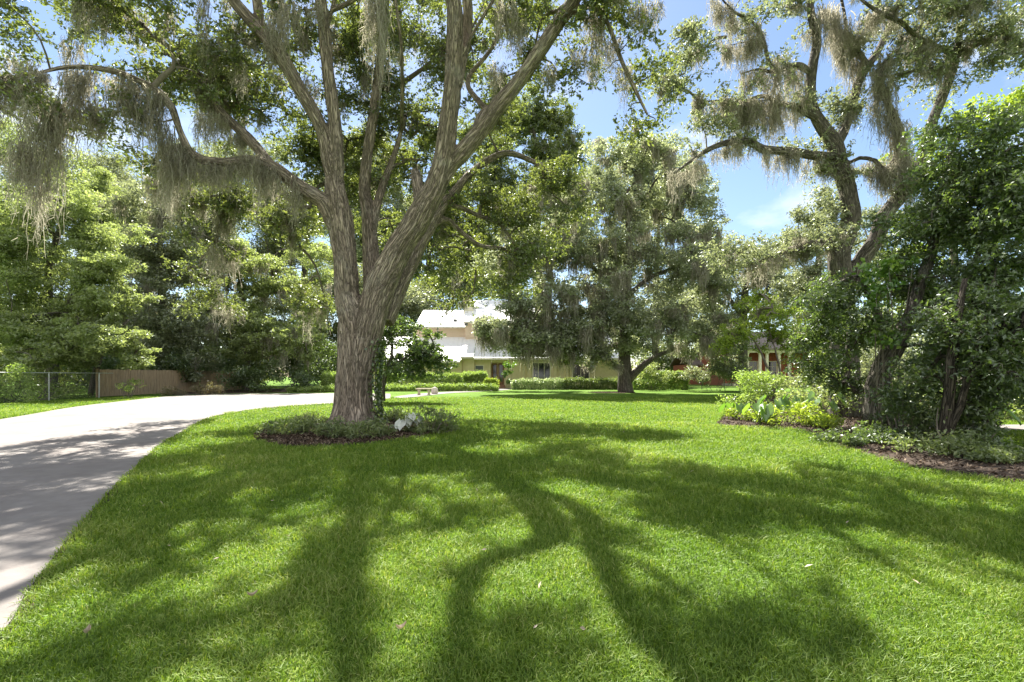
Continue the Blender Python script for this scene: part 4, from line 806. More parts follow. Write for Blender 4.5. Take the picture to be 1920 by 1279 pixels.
# taller oak just behind, whose top shows against the sky
tree('tall_oak', 'tall round-topped oak standing behind the moss-draped oak, against the sky', 'tree', (xx(1010, 86), 86, 0),
     [[(1010, 735, 86, 13), (1012, 600, 86, 11), (1005, 450, 86, 9), (1010, 330, 86, 6), (1000, 240, 86, 3)], [(1008, 480, 86, 6), (1060, 400, 86, 5), (1090, 340, 86, 3)], [(1006, 440, 86, 6), (940, 380, 86, 4), (900, 330, 86, 2)]],
     [(1000, 205, 65, 50, 86, 3, 1.3), (1060, 270, 55, 60, 86, 4, 1.2), (950, 250, 70, 70, 86, 4, 1.2), (890, 290, 60, 70, 86, 4), (1010, 230, 55, 55, 86, 3), (1040, 300, 70, 70, 86, 4), (960, 310, 80, 70, 86, 4), (1070, 400, 70, 80, 86, 4), (960, 420, 110, 80, 86, 4), (880, 380, 70, 80, 86, 4), (860, 480, 80, 80, 86.5, 4), (960, 510, 90, 50, 48, 3, .8)],
     (0.42, 0.2), M_OAK, M_BARKD, lai=3.3, clump=0.48, lpc=45, tips=80, moss=30, mlen=(0.8, 2.0))
# wood behind the house
tree('back_oak', 'dark round oak rising straight behind the upper white roofs', 'tree', (xx(800, 92), 92, 0), [[(800, 722, 92, 8), (800, 600, 92, 7), (805, 450, 92, 4)]],
     [(760, 470, 90, 90, 92, 6), (850, 500, 90, 70, 92, 6), (800, 400, 80, 80, 92, 6), (760, 570, 100, 60, 73, 5), (900, 470, 70, 90, 92, 5), (860, 540, 70, 40, 72, 4)], (0.448, 0.224), M_OAK, M_BARKD, lai=4.2, clump=0.80, lpc=50, cov=2.4, tips=30)
tree('back_pine', 'tall grey-green tree behind the left end of the house', 'tree', (xx(690, 90), 90, 0), [[(690, 725, 90, 9), (690, 500, 90, 7), (690, 300, 90, 4)]],
     [(690, 330, 90, 90, 90, 5), (640, 430, 80, 100, 90, 5), (740, 430, 80, 100, 90, 5), (690, 560, 110, 90, 65, 5), (720, 660, 110, 60, 64, 4)], (0.403, 0.194), M_OAKG, M_BARKD, lai=4.0, clump=0.72, lpc=50, tips=40)
tree('back_tree', 'mid-green tree behind the low right wing of the house', 'tree', (xx(1230, 88), 88, 0), [[(1230, 724, 88, 8), (1230, 560, 88, 6), (1235, 420, 88, 3)]],
     [(1230, 300, 70, 60, 88, 4), (1190, 360, 80, 80, 88, 5), (1270, 380, 60, 80, 88, 5), (1200, 480, 120, 80, 88, 5), (1290, 560, 60, 70, 88, 4), (1180, 600, 120, 70, 88, 5)], (0.403, 0.194), M_OAKG, M_BARKD, lai=3.5, clump=0.72, lpc=50, tips=40)
# right middle distance
tree('spreading_oak', 'low spreading oak between the moss-draped oak and the sparse mossy oak', 'tree', (xx(1395, 44), 44, 0), [[(1395, 735, 44, 9), (1392, 620, 44, 8), (1400, 520, 44, 5)], [(1394, 600, 44, 4), (1340, 520, 43, 3), (1310, 480, 43, 2)], [(1395, 590, 44, 4), (1450, 530, 43, 3)]],
     [(1330, 490, 50, 45, 43, 2.5), (1390, 500, 70, 50, 44, 3), (1450, 510, 50, 40, 44, 2.5), (1340, 570, 60, 50, 43, 2.5), (1430, 570, 60, 40, 44, 2.5), (1360, 470, 70, 30, 43, 2.5), (1450, 475, 50, 30, 44, 2.5), (1320, 640, 70, 50, 42, 2.5), (1500, 560, 60, 50, 44, 2.5), (1370, 640, 50, 45, 44, 2)], (0.255, 0.120), M_OAKG, M_BARKD, lai=3.5, clump=0.40, lpc=45, tips=70, moss=90, mlen=(0.8, 2.4))
tree('airy_tree', 'pale airy tree rising behind the trunk of the sparse mossy oak', 'tree', (xx(1530, 34), 34, 0), [[(1530, 745, 34, 9), (1528, 600, 34, 8), (1535, 480, 34, 5), (1530, 400, 34, 3)]],
     [(1530, 400, 55, 40, 34, 2), (1500, 450, 45, 40, 34, 2), (1560, 440, 50, 40, 34, 2), (1480, 540, 50, 45, 34, 2), (1550, 540, 60, 60, 34, 2), (1640, 500, 60, 60, 34, 2), (1560, 620, 70, 60, 33, 2), (1660, 420, 50, 50, 35, 2, .7), (1740, 420, 70, 60, 35, 2, .8)], (0.209, 0.090), M_OAKG, M_BARKD, lai=3.1, clump=0.32, lpc=45, tips=60)
tree('yellow_tree', 'small bright yellow-green tree in front of the brick house', 'tree', (xx(1440, 30), 30, 0), [[(1450, 742, 30, 3), (1448, 715, 30, 2.6), (1434, 680, 30, 2.2), (1415, 640, 30, 1.6), (1390, 612, 30, 1)], [(1450, 738, 30, 2.2), (1462, 700, 30, 2), (1455, 660, 30, 1.5), (1440, 620, 30, 1)]],
     [(1440, 595, 60, 28, 30, 1.4), (1390, 620, 40, 30, 30, 1.2), (1480, 625, 35, 30, 30, 1.2), (1360, 650, 25, 35, 30.5, 1), (1500, 665, 30, 30, 30, 1), (1420, 560, 40, 25, 33, 1.2, .7), (1450, 645, 45, 25, 31, 1, .8)], (0.179, 0.074), M_YELLOW, M_TWIG, lai=2.1, clump=0.22, lpc=30, thr=0.0, tips=90)
tree('lime_tree', 'lime-green treetop showing at the upper right behind the mossy oak', 'tree', (xx(1790, 24), 24, 0), [[(1790, 760, 24, 8), (1790, 500, 24, 6), (1780, 330, 24, 4), (1800, 230, 24, 2)]],
     [(1790, 300, 50, 50, 24, 1.5, .6), (1870, 230, 60, 50, 24, 1.5, .8), (1680, 300, 35, 25, 25, 1, .6), (1800, 210, 40, 25, 24, 1, .6), (1780, 420, 90, 80, 24, 2), (1880, 350, 80, 90, 24, 2), (1920, 180, 60, 60, 23, 1.5, .8)], (0.194, 0.082), M_YELLOW, M_BARKD, lai=2.8, clump=0.28, lpc=40, tips=60)
# ------------------------------------------------------------------ left side wood, beyond the fence
tree('feathery_tree', 'big feathery yellow-green tree behind the chain link fence', 'tree', (-31, 32, 0), [[(95, 742, 32, 9), (100, 640, 32, 8), (90, 520, 32, 6), (120, 400, 32, 4)], [(98, 600, 32, 5), (160, 540, 31, 4), (210, 500, 31, 2)], [(95, 560, 32, 5), (40, 500, 32, 3)]],
     [(120, 420, 110, 80, 31, 3), (190, 480, 70, 70, 30, 2.5), (60, 500, 90, 80, 31, 3), (150, 560, 100, 70, 30, 3), (30, 400, 70, 70, 33, 3), (60, 620, 100, 60, 29, 2.5), (170, 640, 90, 40, 28, 2), (-40, 560, 90, 110, 30, 3), (140, 340, 60, 40, 33, 2.5)], (0.209, 0.082), M_BRIGHT, M_BARKD, lai=4.0, clump=0.34, lpc=50, tips=90, thr=-0.08, flat=0.4)
tree('drooping_tree', 'light green tree with boughs drooping over the start of the wooden fence', 'tree', (-28.5, 31.5, 0), [[(170, 742, 31, 5), (180, 690, 31, 4.5), (200, 640, 30.5, 4), (240, 600, 30, 2.5)]],
     [(215, 640, 60, 40, 29.5, 2), (250, 670, 40, 25, 29, 1.4), (180, 610, 60, 40, 30, 2), (270, 680, 30, 15, 29.5, 1), (150, 665, 50, 30, 29, 1.5), (60, 680, 70, 30, 27, 1.5)], (0.224, 0.105), M_BRIGHT, M_BARKD, lai=3.9, clump=0.28, lpc=45, tips=50, flat=0.5)
tree('grey_tree', 'grey-green tree with drooping foliage behind the wooden fence', 'tree', (-30, 40, 0), [[(300, 735, 40, 8), (305, 600, 40, 7), (300, 450, 40, 5), (310, 350, 40, 3)]],
     [(300, 380, 60, 60, 40, 3), (280, 470, 60, 70, 40, 3), (330, 500, 60, 80, 40, 3), (290, 590, 70, 70, 39, 3), (350, 620, 60, 60, 39, 2.5), (240, 380, 50, 60, 42, 3), (380, 400, 60, 80, 42, 3), (330, 680, 80, 40, 39, 2)], (0.239, 0.112), M_OAKG, M_BARKD, lai=3.7, clump=0.40, lpc=45, tips=70, moss=40, mlen=(1, 3))
tree('sunny_tree', 'sunlit light green tree left of the big trunk, beyond the driveway', 'tree', (-24, 44, 0), [[(460, 735, 44, 7), (462, 640, 44, 6), (450, 520, 44, 4)]],
     [(430, 490, 70, 60, 44, 3), (500, 530, 70, 70, 44, 3), (420, 590, 70, 60, 43, 3), (520, 620, 80, 50, 42, 3), (450, 655, 90, 25, 41, 2.5), (560, 640, 50, 35, 41, 2), (590, 520, 50, 90, 45, 3)], (0.255, 0.120), M_BRIGHT, M_BARKD, lai=3.7, clump=0.36, lpc=45, tips=70, moss=50, mlen=(1, 2.6), flat=0.45)
for i, (px, d, lab, mat_, bl) in enumerate((
    (40, 50, 'tall dense tree at the far left, behind the feathery tree', M_BRIGHT, [(0, 330, 110, 90, 50, 5), (100, 320, 80, 60, 50, 4), (20, 480, 120, 100, 50, 5), (-30, 620, 120, 90, 48, 4), (170, 400, 70, 80, 50, 4)]),
    (220, 55, 'tall thin-leaved tree between the feathery tree and the grey tree', M_OAKG, [(220, 330, 70, 60, 55, 4), (180, 420, 70, 80, 55, 4), (250, 480, 80, 100, 55, 4), (210, 620, 100, 80, 54, 4)]),
    (400, 60, 'dark tall tree behind the sunlit light green tree', M_OAKG, [(400, 330, 90, 80, 60, 5), (350, 450, 80, 90, 60, 5), (450, 430, 90, 90, 60, 5), (400, 600, 120, 100, 60, 5), (520, 380, 80, 100, 60, 5)]),
    (570, 62, 'dark tree filling the gap left of the forked trunk', M_OAK, [(560, 450, 90, 110, 62, 5), (590, 600, 90, 90, 62, 5), (520, 650, 90, 60, 60, 4), (600, 690, 70, 30, 58, 3)]))):
    tree('wood_tree', lab, 'tree', (xx(px, d), d, 0), [[(px, 730, d, 8), (px, 560, d, 7), (px + 8, 400, d, 4)]], bl, (0.24, 0.115), mat_, M_BARKD, lai=3.9, clump=0.56, lpc=50, tips=50, group='trees of the wood beyond the fence')

# ------------------------------------------------------------------ small dark tree beside the big trunk
tree('ligustrum_tree', 'small dark multi-stemmed tree just right of the huge oak trunk', 'tree', (xx(716, 24), 24, 0), [[(716, 752, 24, 7), (716, 725, 24, 6), (722, 705, 24, 5), (740, 685, 24, 3.5), (770, 665, 24, 2)], [(716, 735, 24, 5), (708, 700, 24, 4), (710, 660, 24, 2.5)], [(722, 705, 24, 4), (733, 670, 24, 3), (735, 630, 24, 2)]],
     [(760, 640, 70, 42, 24, 1.5), (800, 690, 50, 20, 23.8, 1), (720, 690, 30, 25, 24.3, .8, .7), (720, 605, 40, 30, 24, 1.3), (790, 660, 40, 28, 24, 1.2), (820, 678, 30, 18, 24, .9, .8), (700, 660, 40, 40, 24.5, 1.2), (760, 685, 60, 18, 24, 1.2, .7)], (0.179, 0.082), M_DARK, M_BARKD, lai=4.4, clump=0.20, lpc=35, tips=80, flat=0.5, cov=1.9, spray=5)

# ------------------------------------------------------------------ right foreground thicket
lt = tree('leaning_tree', 'gnarled leaning trunk with dense dark glossy foliage at the right of the lawn', 'tree', (xx(1648, 11.2), 11.2, 0),
     [[(1650, 800, 11.2, 30), (1645, 770, 11.2, 24), (1644, 730, 11.2, 20), (1655, 690, 11.1, 18), (1672, 655, 11, 17), (1690, 625, 11, 15), (1710, 590, 11, 12), (1722, 540, 11, 10), (1745, 470, 11, 8), (1760, 380, 11, 6), (1780, 290, 11, 3)], [(1666, 665, 11.1, 9), (1655, 620, 11.2, 8), (1640, 570, 11.3, 6), (1610, 520, 11.4, 4)], [(1690, 625, 11, 8), (1770, 560, 10.8, 7), (1830, 480, 10.6, 5), (1860, 380, 10.5, 3)]],
     [(1800, 330, 80, 90, 10.5, 1.2), (1880, 300, 70, 110, 10, 1.2), (1760, 440, 80, 70, 11, 1.2), (1860, 450, 90, 100, 10, 1.3), (1560, 600, 70, 60, 11.5, 1), (1540, 650, 45, 50, 12, .8), (1600, 610, 50, 60, 12.4, .9), (1740, 550, 80, 80, 12.2, 1), (1800, 580, 90, 90, 10, 1.1), (1900, 590, 70, 110, 9.5, 1.2), (1680, 510, 60, 50, 12, .8), (1950, 430, 70, 160, 9.5, 1.3), (1790, 240, 40, 40, 10.7, .6), (1580, 540, 40, 40, 12, .7), (1570, 700, 50, 40, 12.5, .8, .8), (1750, 680, 50, 50, 12.8, .8), (1830, 720, 70, 45, 11, .9), (1920, 740, 60, 50, 10.5, .9), (1700, 400, 40, 60, 11, .7, .8)],
     (0.098, 0.041), M_DARK, M_BARKD, lai=4.0, clump=0.16, lpc=36, up=0.35, droop=0.5, thr=-0.05, cov=1.9, spray=6, tips=230)
tree('slender_tree', 'thin dark twin-stemmed tree in front of the thicket at the far right', 'tree', (xx(1777, 8.6), 8.6, 0),
     [[(1772, 850, 8.6, 13), (1775, 800, 8.6, 11), (1780, 740, 8.6, 9), (1785, 680, 8.6, 9), (1800, 600, 8.6, 7), (1810, 520, 8.6, 4)], [(1776, 815, 8.6, 7), (1800, 765, 8.5, 6), (1815, 700, 8.4, 6), (1850, 620, 8.4, 4)]],
     [(1800, 660, 90, 60, 8.8, .8), (1890, 680, 70, 70, 8.4, .8), (1720, 700, 60, 40, 9.3, .6), (1850, 560, 80, 60, 8.6, .8), (1940, 600, 60, 100, 8.2, .8), (1880, 740, 60, 35, 8.4, .5), (1830, 770, 60, 35, 8.8, .5, .9), (1740, 760, 30, 40, 9.2, .5, .7)],
     (0.086, 0.037), M_DARK, M_BARK_SHADED, lai=3.6, clump=0.14, lpc=36, up=0.35, droop=0.5, thr=-0.02, cov=1.8, spray=6, tips=140)
# vine on the leaning trunk
VN = [(1650, 500, 40, 35, 10.9, .4), (1665, 560, 30, 50, 10.8, .35), (1690, 490, 30, 30, 10.9, .35), (1650, 640, 22, 30, 10.8, .25), (1640, 530, 25, 25, 10.9, .3)]
shrub('vine', 'bright creeper with broad leaves spilling over the leaning gnarled trunk', 'vine', VN, (0.11, 0.075), M_EAR, lai=1.7, clump=0.12, lpc=22, droop=0.9, up=0.3, stems=10)

# ------------------------------------------------------------------ beds and shrubs
for px, py, rx, ry, d, lab in ((540, 800, 46, 20, 10.9, 'leftmost low feathery shrub in the mulch bed round the big oak'), (625, 812, 45, 18, 10.3, 'low feathery shrub straight in front of the big oak trunk'), (700, 814, 42, 18, 10.2, 'low feathery shrub between the trunk and the white caladium'), (808, 795, 42, 24, 11.2, 'largest feathery shrub, right of the white caladium'), (585, 776, 32, 12, 13, 'small feathery shrub left of the oak trunk, at the back of the bed'), (740, 772, 40, 14, 13.8, 'shaded feathery shrub behind the white caladium')):
    g = d / F; z = ry * g
    bl = [(px, HY + CH / g - ry * 0.8, rx, ry * 1.25, d, rx * g * 0.8), (px + rx * 0.4, HY + CH / g - ry * 0.6, rx * 0.7, ry * 0.8, d + 0.3, 0.4), (px - rx * 0.5, HY + CH / g - ry * 0.5, rx * 0.6, ry * 0.7, d + 0.1, 0.35)]
    shrub('low_shrub', lab, 'shrub', bl, (0.10, 0.028), M_FERN, group='feathery shrubs round the oak', lai=2.2, clump=0.10, lpc=22, up=0.1, droop=-0.8, stems=14, shell=0.5)
ca = G(765, 812); cal = empty('caladium', ca, 'white-leaved caladium plant in the mulch bed right of the oak', 'plant')
def big_leaf(c, L_, Wd, az, tilt, mat, parent, name='leaf'):
    """heart shaped leaf hanging from its stalk end at c, pointing to azimuth az and drooping by tilt"""
    f = np.array([math.cos(az) * math.cos(tilt), math.sin(az) * math.cos(tilt), -math.sin(tilt)]); s = unit(np.cross(f, UP)); nn = np.cross(s, f); V = []; n = 9
    for i in range(n):
        t = i / (n - 1); wv = Wd * 0.5 * (math.sin(math.pi * min(1, (t * 0.86 + 0.14))) ** 0.75) * (1.12 - 0.35 * t); back = 0.22 * L_ * max(0, 1 - t * 4)
        for k in (-1, -0.5, 0, 0.5, 1): V.append(c + f * (t * L_ - back * abs(k)) + s * wv * k + nn * (0.16 * Wd * abs(k) - 0.25 * L_ * t * t + 0.012 * math.sin(9 * t + 5 * k)))
    Fq = [(i * 5 + k, i * 5 + 5 + k, i * 5 + 6 + k, i * 5 + 1 + k) for i in range(n - 1) for k in range(4)]
    return mesh_obj(name, np.array(V), np.array(Fq), mat, parent, {'v': np.full(len(V), 0.3 + 0.6 * rng.random())}, smooth=True)
for k in range(11):
    az = -math.pi / 2 + (k - 5) * 0.42 + rng.normal(0, 0.2); r = 0.08 + 0.26 * rng.random(); h = 0.2 + 0.28 * rng.random(); c = ca + np.array([math.cos(az) * r, math.sin(az) * r, h])
    m = MB(); t = np.linspace(0, 1, 5)[:, None]; m.tube(ca + np.array([0, 0, 0.0]) + (c - ca) * np.hstack([t ** 1.6, t ** 1.6, t]), 0.005, 5); m.build('stalk', M_HEDGE, cal)
    big_leaf(c, 0.27, 0.19, az, 0.35 + 0.55 * rng.random(), M_WHITE_LEAF, cal)
def ear_plant(base, n, L_, label, h=0.6, front=None):
    e = empty('elephant_ear', base, label, 'plant', 'elephant ear plants in the right bed')
    for k in range(n):
        az = rng.random() * 6.28 if k else (-1.5 if front is None else front); r = 0.15 + 0.35 * rng.random(); hh = h * (0.6 + 0.6 * rng.random()); c = base + np.array([math.cos(az) * r, math.sin(az) * r, hh])
        m = MB(); t = np.linspace(0, 1, 7)[:, None]; m.tube(base + (c - base) * np.hstack([t ** 1.8, t ** 1.8, t]), np.linspace(0.016, 0.008, 7), 6); m.build('stalk', M_HEDGE, e)
        big_leaf(c, L_ * (0.7 + 0.5 * rng.random()), L_ * 0.8 * (0.7 + 0.5 * rng.random()), az, 0.55 + 0.5 * rng.random(), M_EAR, e)
for px, py, n, L_, h, lab in ((1450, 790, 7, .4, .6, 'elephant ear with one big pale yellow leaf at the middle of the right bed'), (1380, 788, 5, .32, .45, 'small elephant ear at the left tip of the right bed'), (1500, 778, 6, .42, .7, 'tall elephant ear behind the yellow ground cover'), (1545, 785, 6, .42, .7, 'elephant ear beside the base of the leaning trunk'), (1425, 800, 5, .36, .5, 'elephant ear at the front edge of the right bed'), (1850, 805, 7, .4, .6, 'elephant ear by the side path at the far right')):
    ear_plant(G(px, py), n, L_, lab, h)
shrub('yellow_shrub', 'low yellow-green ground cover shrub along the front edge of the right bed', 'shrub', [(1430, 785, 45, 16, 13.2, .6), (1500, 782, 50, 18, 13.0, .7), (1550, 785, 45, 20, 12.5, .6), (1400, 775, 40, 14, 14.5, .6), (1465, 775, 60, 18, 14, .6)], (0.12, 0.045), M_YELLOW, lai=3.0, clump=0.12, lpc=26, droop=-0.3, stems=20)
shrub('rounded_shrub', 'rounded grey-green shrub at the left end of the right bed', 'shrub', [(1400, 725, 38, 28, 20, 1), (1440, 720, 40, 25, 20.5, 1), (1390, 745, 28, 18, 19, .8)], (0.12, 0.05), M_HEDGE, lai=2.6, clump=0.2, lpc=36, stems=12)
shrub('leafy_shrub', 'bright green leafy shrub behind the elephant ears', 'shrub', [(1490, 715, 45, 25, 20, 1), (1540, 705, 40, 28, 19, 1), (1500, 745, 60, 22, 17, .9), (1580, 740, 45, 35, 15, .8)], (0.12, 0.05), M_BRIGHT, lai=2.2, clump=0.2, lpc=36, stems=14)
shrub('dark_shrub', 'dark low shrub spilling onto the lawn below the leaning trunk', 'shrub', [(1560, 830, 38, 24, 9.9, .5), (1600, 845, 50, 28, 9.2, .5), (1640, 830, 45, 35, 9.8, .5), (1700, 850, 50, 25, 9.2, .5, .7)], (0.075, 0.03), M_DARK, lai=2.2, clump=0.13, lpc=30, stems=20)
shrub('bushy_shrub', 'dense shaded shrub between the leaning trunk and the thin twin-stemmed tree', 'shrub', [(1690, 800, 45, 60, 10, .6), (1660, 840, 40, 35, 9.6, .5), (1730, 820, 40, 50, 9.5, .5)], (0.085, 0.036), M_DARK, lai=2.6, clump=0.15, lpc=32, stems=20)
shrub('trailing_shrub', 'dark trailing shrub right of the thin twin-stemmed tree', 'shrub', [(1860, 830, 50, 40, 8.6, .45), (1820, 850, 30, 40, 8.2, .35)], (0.075, 0.03), M_DARK, lai=2.4, clump=0.14, lpc=30, stems=18)
shrub('weedy_shrub', 'straggly brown-green shrub at the foot of the thin twin-stemmed tree', 'shrub', [(1750, 850, 50, 45, 8.2, .45), (1800, 870, 55, 50, 7.8, .45), (1840, 890, 55, 35, 7.4, .4), (1700, 880, 40, 22, 8.2, .4), (1770, 790, 40, 50, 8.9, .4), (1640, 868, 40, 22, 8.8, .4), (1780, 885, 50, 25, 7.6, .35), (1890, 885, 50, 30, 7.6, .35), (1960, 890, 50, 30, 7.5, .35)], (0.075, 0.03), M_FERN, lai=2.0, clump=0.13, lpc=28, stems=24)
shrub('broadleaf_shrub', 'bright broad-leaved plants beyond the side path at the far right', 'shrub', [(1830, 770, 60, 25, 15, .8), (1910, 775, 60, 25, 14.5, .8), (1700, 755, 60, 35, 15, .8), (1985, 770, 60, 35, 14, .8)], (0.16, 0.07), M_BRIGHT, lai=2.0, clump=0.18, lpc=26, stems=20)
shrub('thicket', 'shaded green thicket closing the view behind the thin twin-stemmed tree', 'shrub', [(1700, 690, 110, 70, 17, 1.5), (1850, 680, 110, 80, 17, 1.5), (1980, 660, 110, 100, 17, 1.5), (1620, 710, 60, 50, 17, 1.2)], (0.12, 0.05), M_OAKG, lai=2.6, clump=0.3, lpc=45, stems=16)
shrub('evergreen_shrub', 'tall grey-green bush in front of the black iron fence', 'shrub', [(1340, 690, 35, 32, 43, 1.5), (1375, 680, 35, 40, 42, 1.5), (1305, 700, 25, 20, 44, 1.2)], (0.2, 0.09), M_OAKG, lai=2.8, clump=0.3, lpc=40, stems=8)
# hedges near the house
def hedge(label, px0, px1, d, z1, depth, mat=M_HEDGE, leaf=(0.14, 0.06), z0=0.02, group='clipped hedges near the house'):
    x0, x1 = xx(px0, d), xx(px1, d); e = empty('hedge', ((x0 + x1) / 2, d, 0), label, 'hedge', group)
    A = 2 * (x1 - x0) * z1 + 2 * depth * z1 + (x1 - x0) * depth; n = int(2.6 * A / (0.5 * leaf[0] * leaf[1])); C = np.empty((n, 3))
    u = rng.random((n, 3)); f = rng.random(n); sk = rng.normal(0.05, 0.11, n)
    C[:, 0] = x0 + (x1 - x0) * u[:, 0]; C[:, 1] = d + depth * u[:, 1]; C[:, 2] = z0 + (z1 - z0) * u[:, 2]
    top = f < 0.35; C[top, 2] = z1 - sk[top]; fr = (f >= 0.35) & (f < 0.75); C[fr, 1] = d + sk[fr]; l_ = (f >= 0.75) & (f < 0.82); C[l_, 0] = x0 + sk[l_]; r_ = (f >= 0.82) & (f < 0.9); C[r_, 0] = x1 - sk[r_]
    wv = np.array([mnoise.noise(Vector((c[0] * 1.3, c[1] * 1.3, c[2] * 1.3))) for c in C]); C += (wv * 0.2)[:, None] * np.array([0.4, 1, 1])
    C[:, 2] = np.maximum(C[:, 2], 0.03); V, Fq, v = leaves(C, leaf[0], leaf[1], 0.5); mesh_obj('foliage', V, Fq, mat, e, {'v': v})
    m = MB()
    for x in np.arange(x0 + 0.2, x1, 0.5): m.tube(np.array([(x, d + depth / 2, 0), (x + 0.05, d + depth / 2, z1 * 0.5), (x, d + depth * 0.45, z1 * 0.85)]), np.array([.03, .02, .008]), 5)
    m.build('stem', M_TWIG, e); return e
hedge('long clipped hedge behind the stone bench', 722, 862, 42.5, 1.4, 1.6)
hedge('square clipped hedge left of the front door', 866, 912, 45, 1.55, 1.8)
hedge('short clipped hedge left of the big oak trunk', 602, 640, 40, 1.45, 1.5)
hedge('low trimmed border in front of the long clipped hedge', 722, 930, 40.8, 0.5, 0.9)
hedge('low trimmed border left of the big oak trunk along the driveway', 540, 640, 38.5, 0.4, 0.9)
hedge('pale rounded clump at the corner of the walkway', 908, 932, 43.5, 0.95, 1.0, M_YELLOW)
hedge('white and green variegated border along the front of the house', 962, 1058, 45.5, 0.85, 1.1, M_VARIEG, (0.2, 0.08), group=None)
hedge('dark green border under the second large window', 1058, 1160, 45.5, 0.95, 1.1, M_FERN, (0.2, 0.08), group=None)
hedge('ragged dark hedge right of the moss-draped oak', 1190, 1290, 45, 1.6, 1.2, M_HEDGE, (0.17, 0.07), group=None)
shrub('clipped_bush', 'light green rounded bush right of the moss-draped oak trunk', 'shrub', [(1215, 700, 28, 22, 43, 1), (1240, 705, 22, 18, 43, .9)], (0.17, 0.08), M_BRIGHT, lai=2.5, clump=0.25, lpc=36, stems=6)
shrub('topiary_vine', 'bright green tapering vine shrub beside the front door', 'shrub', [(957, 685, 11, 11, 48.5, .5), (953, 703, 8, 12, 48.5, .45), (951, 718, 4, 7, 48.5, .25)], (0.2, 0.12), M_EAR, lai=3.5, clump=0.16, lpc=26, stems=4)
shrub('shade_shrub', 'big black-green shrub at the end of the wooden fence', 'shrub', [(450, 705, 40, 30, 39, 1.6), (510, 700, 40, 32, 39.5, 1.6), (560, 715, 30, 18, 40, 1)], (0.2, 0.09), M_DARK, lai=2.8, clump=0.35, lpc=45, stems=10)
shrub('reddish_shrub', 'low straggly reddish-green shrub in front of the wooden fence', 'shrub', [(350, 732, 38, 12, 33, 1.2), (395, 728, 28, 10, 34, 1)], (0.15, 0.04), leaf_mat('reddish_leaves', [(0.12, 0.09, 0.05), (0.22, 0.19, 0.10), (0.30, 0.20, 0.14)], trans=0.35), lai=2.6, clump=0.2, lpc=36, stems=14)
shrub('fence_shrub', 'bushy undergrowth behind the chain link fence', 'shrub', [(30, 725, 60, 35, 24, 1), (-60, 735, 70, 45, 23, 1.2), (90, 728, 45, 25, 27.5, 1, .6), (140, 730, 35, 22, 29, 1, .5)], (0.12, 0.05), M_HEDGE, lai=1.8, clump=0.25, lpc=40, stems=30)
shrub('sapling', 'thin-leaved sapling growing against the wooden fence', 'plant', [(228, 722, 16, 12, 28.8, .4), (250, 718, 12, 8, 29.2, .3)], (0.3, 0.05), M_HEDGE, lai=1.2, clump=0.2, lpc=20, stems=10)

# ------------------------------------------------------------------ understorey and the far wood that close the horizon
far = [(x, 0, 7.5, 4.5, y, 3) for x, y in [(-62 + 6 * i, 62 + 5 * math.sin(i * 2.1)) for i in range(7)] + [(-46 - 5 * i, 52 - 4 * i) for i in range(7)] + [(32 + 7 * i, 84 + 5 * math.sin(i * 1.7)) for i in range(9)] + [(44 + 4 * i, 62 - 5 * i) for i in range(8)] + [(-24 + 8 * i, 98 + 4 * math.sin(i)) for i in range(8)]]
FB = []
for x, _, rx, rz, y, rd in far:
    for k in range(2): FB.append((CX + (x + rng.normal(0, 1.5)) / y * F, HY - (2.6 + 4.2 * k + rng.normal(0, .6) - CH) / y * F, rx / y * F * (1 - .2 * k), rz / y * F * .75, y, rd))
P, V, Fq, v = crown(FB, 0.5, 0.25, lai=2.4, clump=0.8, lpc=40, thr=-0.2, cov=1.6)
tag(mesh_obj('far_wood', V, Fq, M_OAK, None, {'v': v}), kind='stuff')
shrub('undergrowth_shrub', 'dark undergrowth shrub behind the wooden fence', 'shrub', [(200, 690, 70, 40, 34, 1.6), (290, 690, 70, 40, 37, 1.6), (370, 690, 60, 45, 43, 1.6), (420, 680, 50, 50, 48, 1.6)], (0.2, 0.09), M_DARK, lai=2.6, clump=0.35, lpc=40, stems=10)
shrub('woodland_shrub', 'dark leafy bush under the feathery tree behind the chain link fence', 'shrub', [(40, 690, 80, 45, 34, 1.8), (120, 700, 60, 40, 36, 1.6), (-60, 680, 90, 60, 33, 2)], (0.2, 0.09), M_OAK, lai=2.4, clump=0.35, lpc=40, stems=10)
shrub('corner_shrub', 'dark bush left of the short clipped hedge, at the far end of the driveway', 'shrub', [(585, 700, 35, 35, 46, 1.4), (620, 680, 40, 45, 48, 1.6), (640, 700, 30, 30, 47, 1.2)], (0.22, 0.1), M_DARK, lai=2.6, clump=0.35, lpc=40, stems=8)

# scattered litter under the oaks
n = 40; d = 2.2 * (22 / 2.2) ** rng.random(n); Q = np.c_[(rng.random(n) * 2 - 1) * 1.15 * d, d]; C = np.c_[Q, np.where(inside(DRIVE, Q), 0.022, 0.05)]
V, Fq, v = leaves(C, 0.05, 0.02, up=1.6); V[:, 2] = np.maximum(V[:, 2], 0.017)
tag(mesh_obj('leaf_litter', V, Fq, M_DRY, None, {'v': v}), kind='stuff')

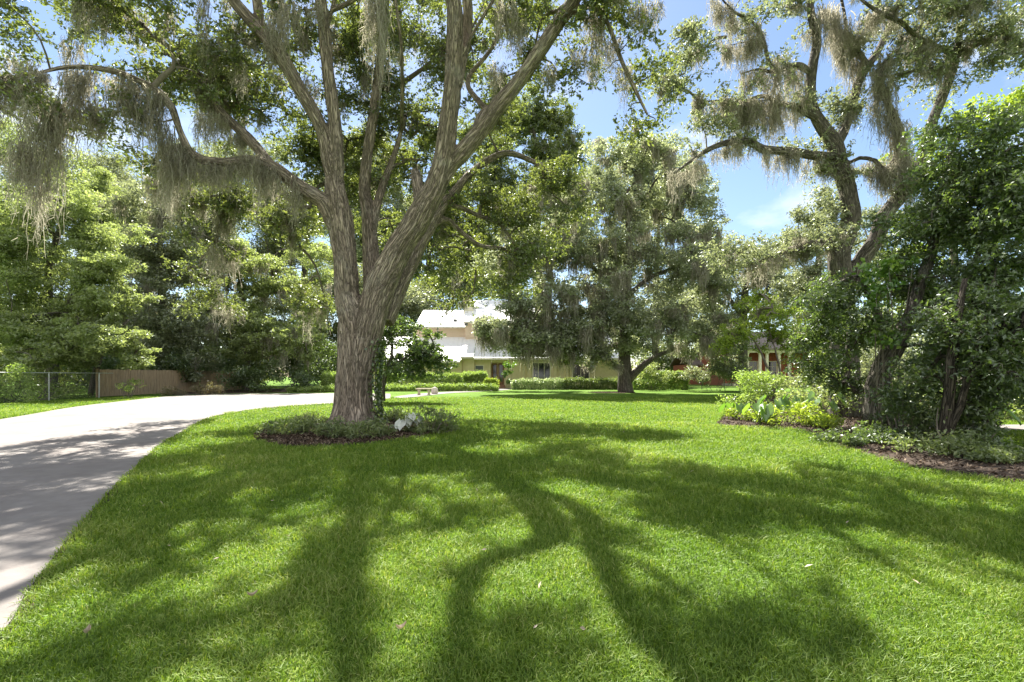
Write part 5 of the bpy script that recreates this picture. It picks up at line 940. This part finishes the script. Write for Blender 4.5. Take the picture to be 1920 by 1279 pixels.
# ------------------------------------------------------------------ lawn grass
def blades(n, dmin, dmax, xlim):
    # depth law ~ density falling with the square of the distance
    u = rng.random(n); d = dmin * (dmax / dmin) ** u; x = (rng.random(n) * 2 - 1) * (1.13 * d + 1.6)
    return np.stack([x, d], 1), d
Q, d = blades(700000, 1.6, 30, 0)
Qj = Q + rng.normal(0, 0.07, Q.shape)
bad = inside(DRIVE, Q + rng.normal(0, 0.012, Q.shape)) | inside(WALK, Q) | inside(BED1, Qj) | inside(BED2, Qj) | inside(SIDE, Q) | (Q[:, 0] < -24.4)
Q, d = Q[~bad], d[~bad]; n = len(Q)
sc_ = np.maximum(0.85, d / 3.2) ** 0.7
pn = np.array([mnoise.noise(Vector((q[0] * 1.1, q[1] * 1.1, 0))) + 0.5 * mnoise.noise(Vector((q[0] * 4, q[1] * 4, 3))) for q in Q])
h = (0.031 + 0.022 * rng.random(n)) * (1 + 0.55 * pn) * np.minimum(sc_, 1.7); wd = 0.0046 * sc_ * (0.7 + 0.6 * rng.random(n))
az = rng.random(n) * 2 * np.pi; ln_ = np.clip(rng.normal(0.75, 0.35, n), 0.1, 1.6) * h
dirv = np.stack([np.cos(az), np.sin(az), np.zeros(n)], 1); sd = np.stack([-np.sin(az), np.cos(az), np.zeros(n)], 1)
tw = rng.normal(0, 0.35, n); sd[:, 2] = tw; sd = unit(sd) * wd[:, None] * 0.5
B = np.c_[Q, np.full(n, 0.0)]; Mi = B + dirv * (ln_ * 0.35)[:, None] + UP * (h * 0.62)[:, None]; T = B + dirv * ln_[:, None] + UP * h[:, None] * (1 - 0.25 * rng.random(n))[:, None]
V = np.stack([B - sd * .8, B + sd * .8, Mi + sd, Mi - sd, T], 1).reshape(-1, 3); i = np.arange(n) * 5
lo = np.array([mnoise.noise(Vector((q[0] * 0.35, q[1] * 0.35, 9))) for q in Q])
v = np.clip(rng.normal(0.42, 0.2, n) + 0.2 * pn + 0.22 * lo + 0.35 * (rng.random(n) < 0.05), 0, 1)
tag(mesh_obj('lawn_grass', V, [np.stack([i, i + 1, i + 2, i + 3], 1), np.stack([i + 3, i + 2, i + 4], 1)], M_GRASS, None, {'v': np.repeat(v, 5)}), kind='stuff')
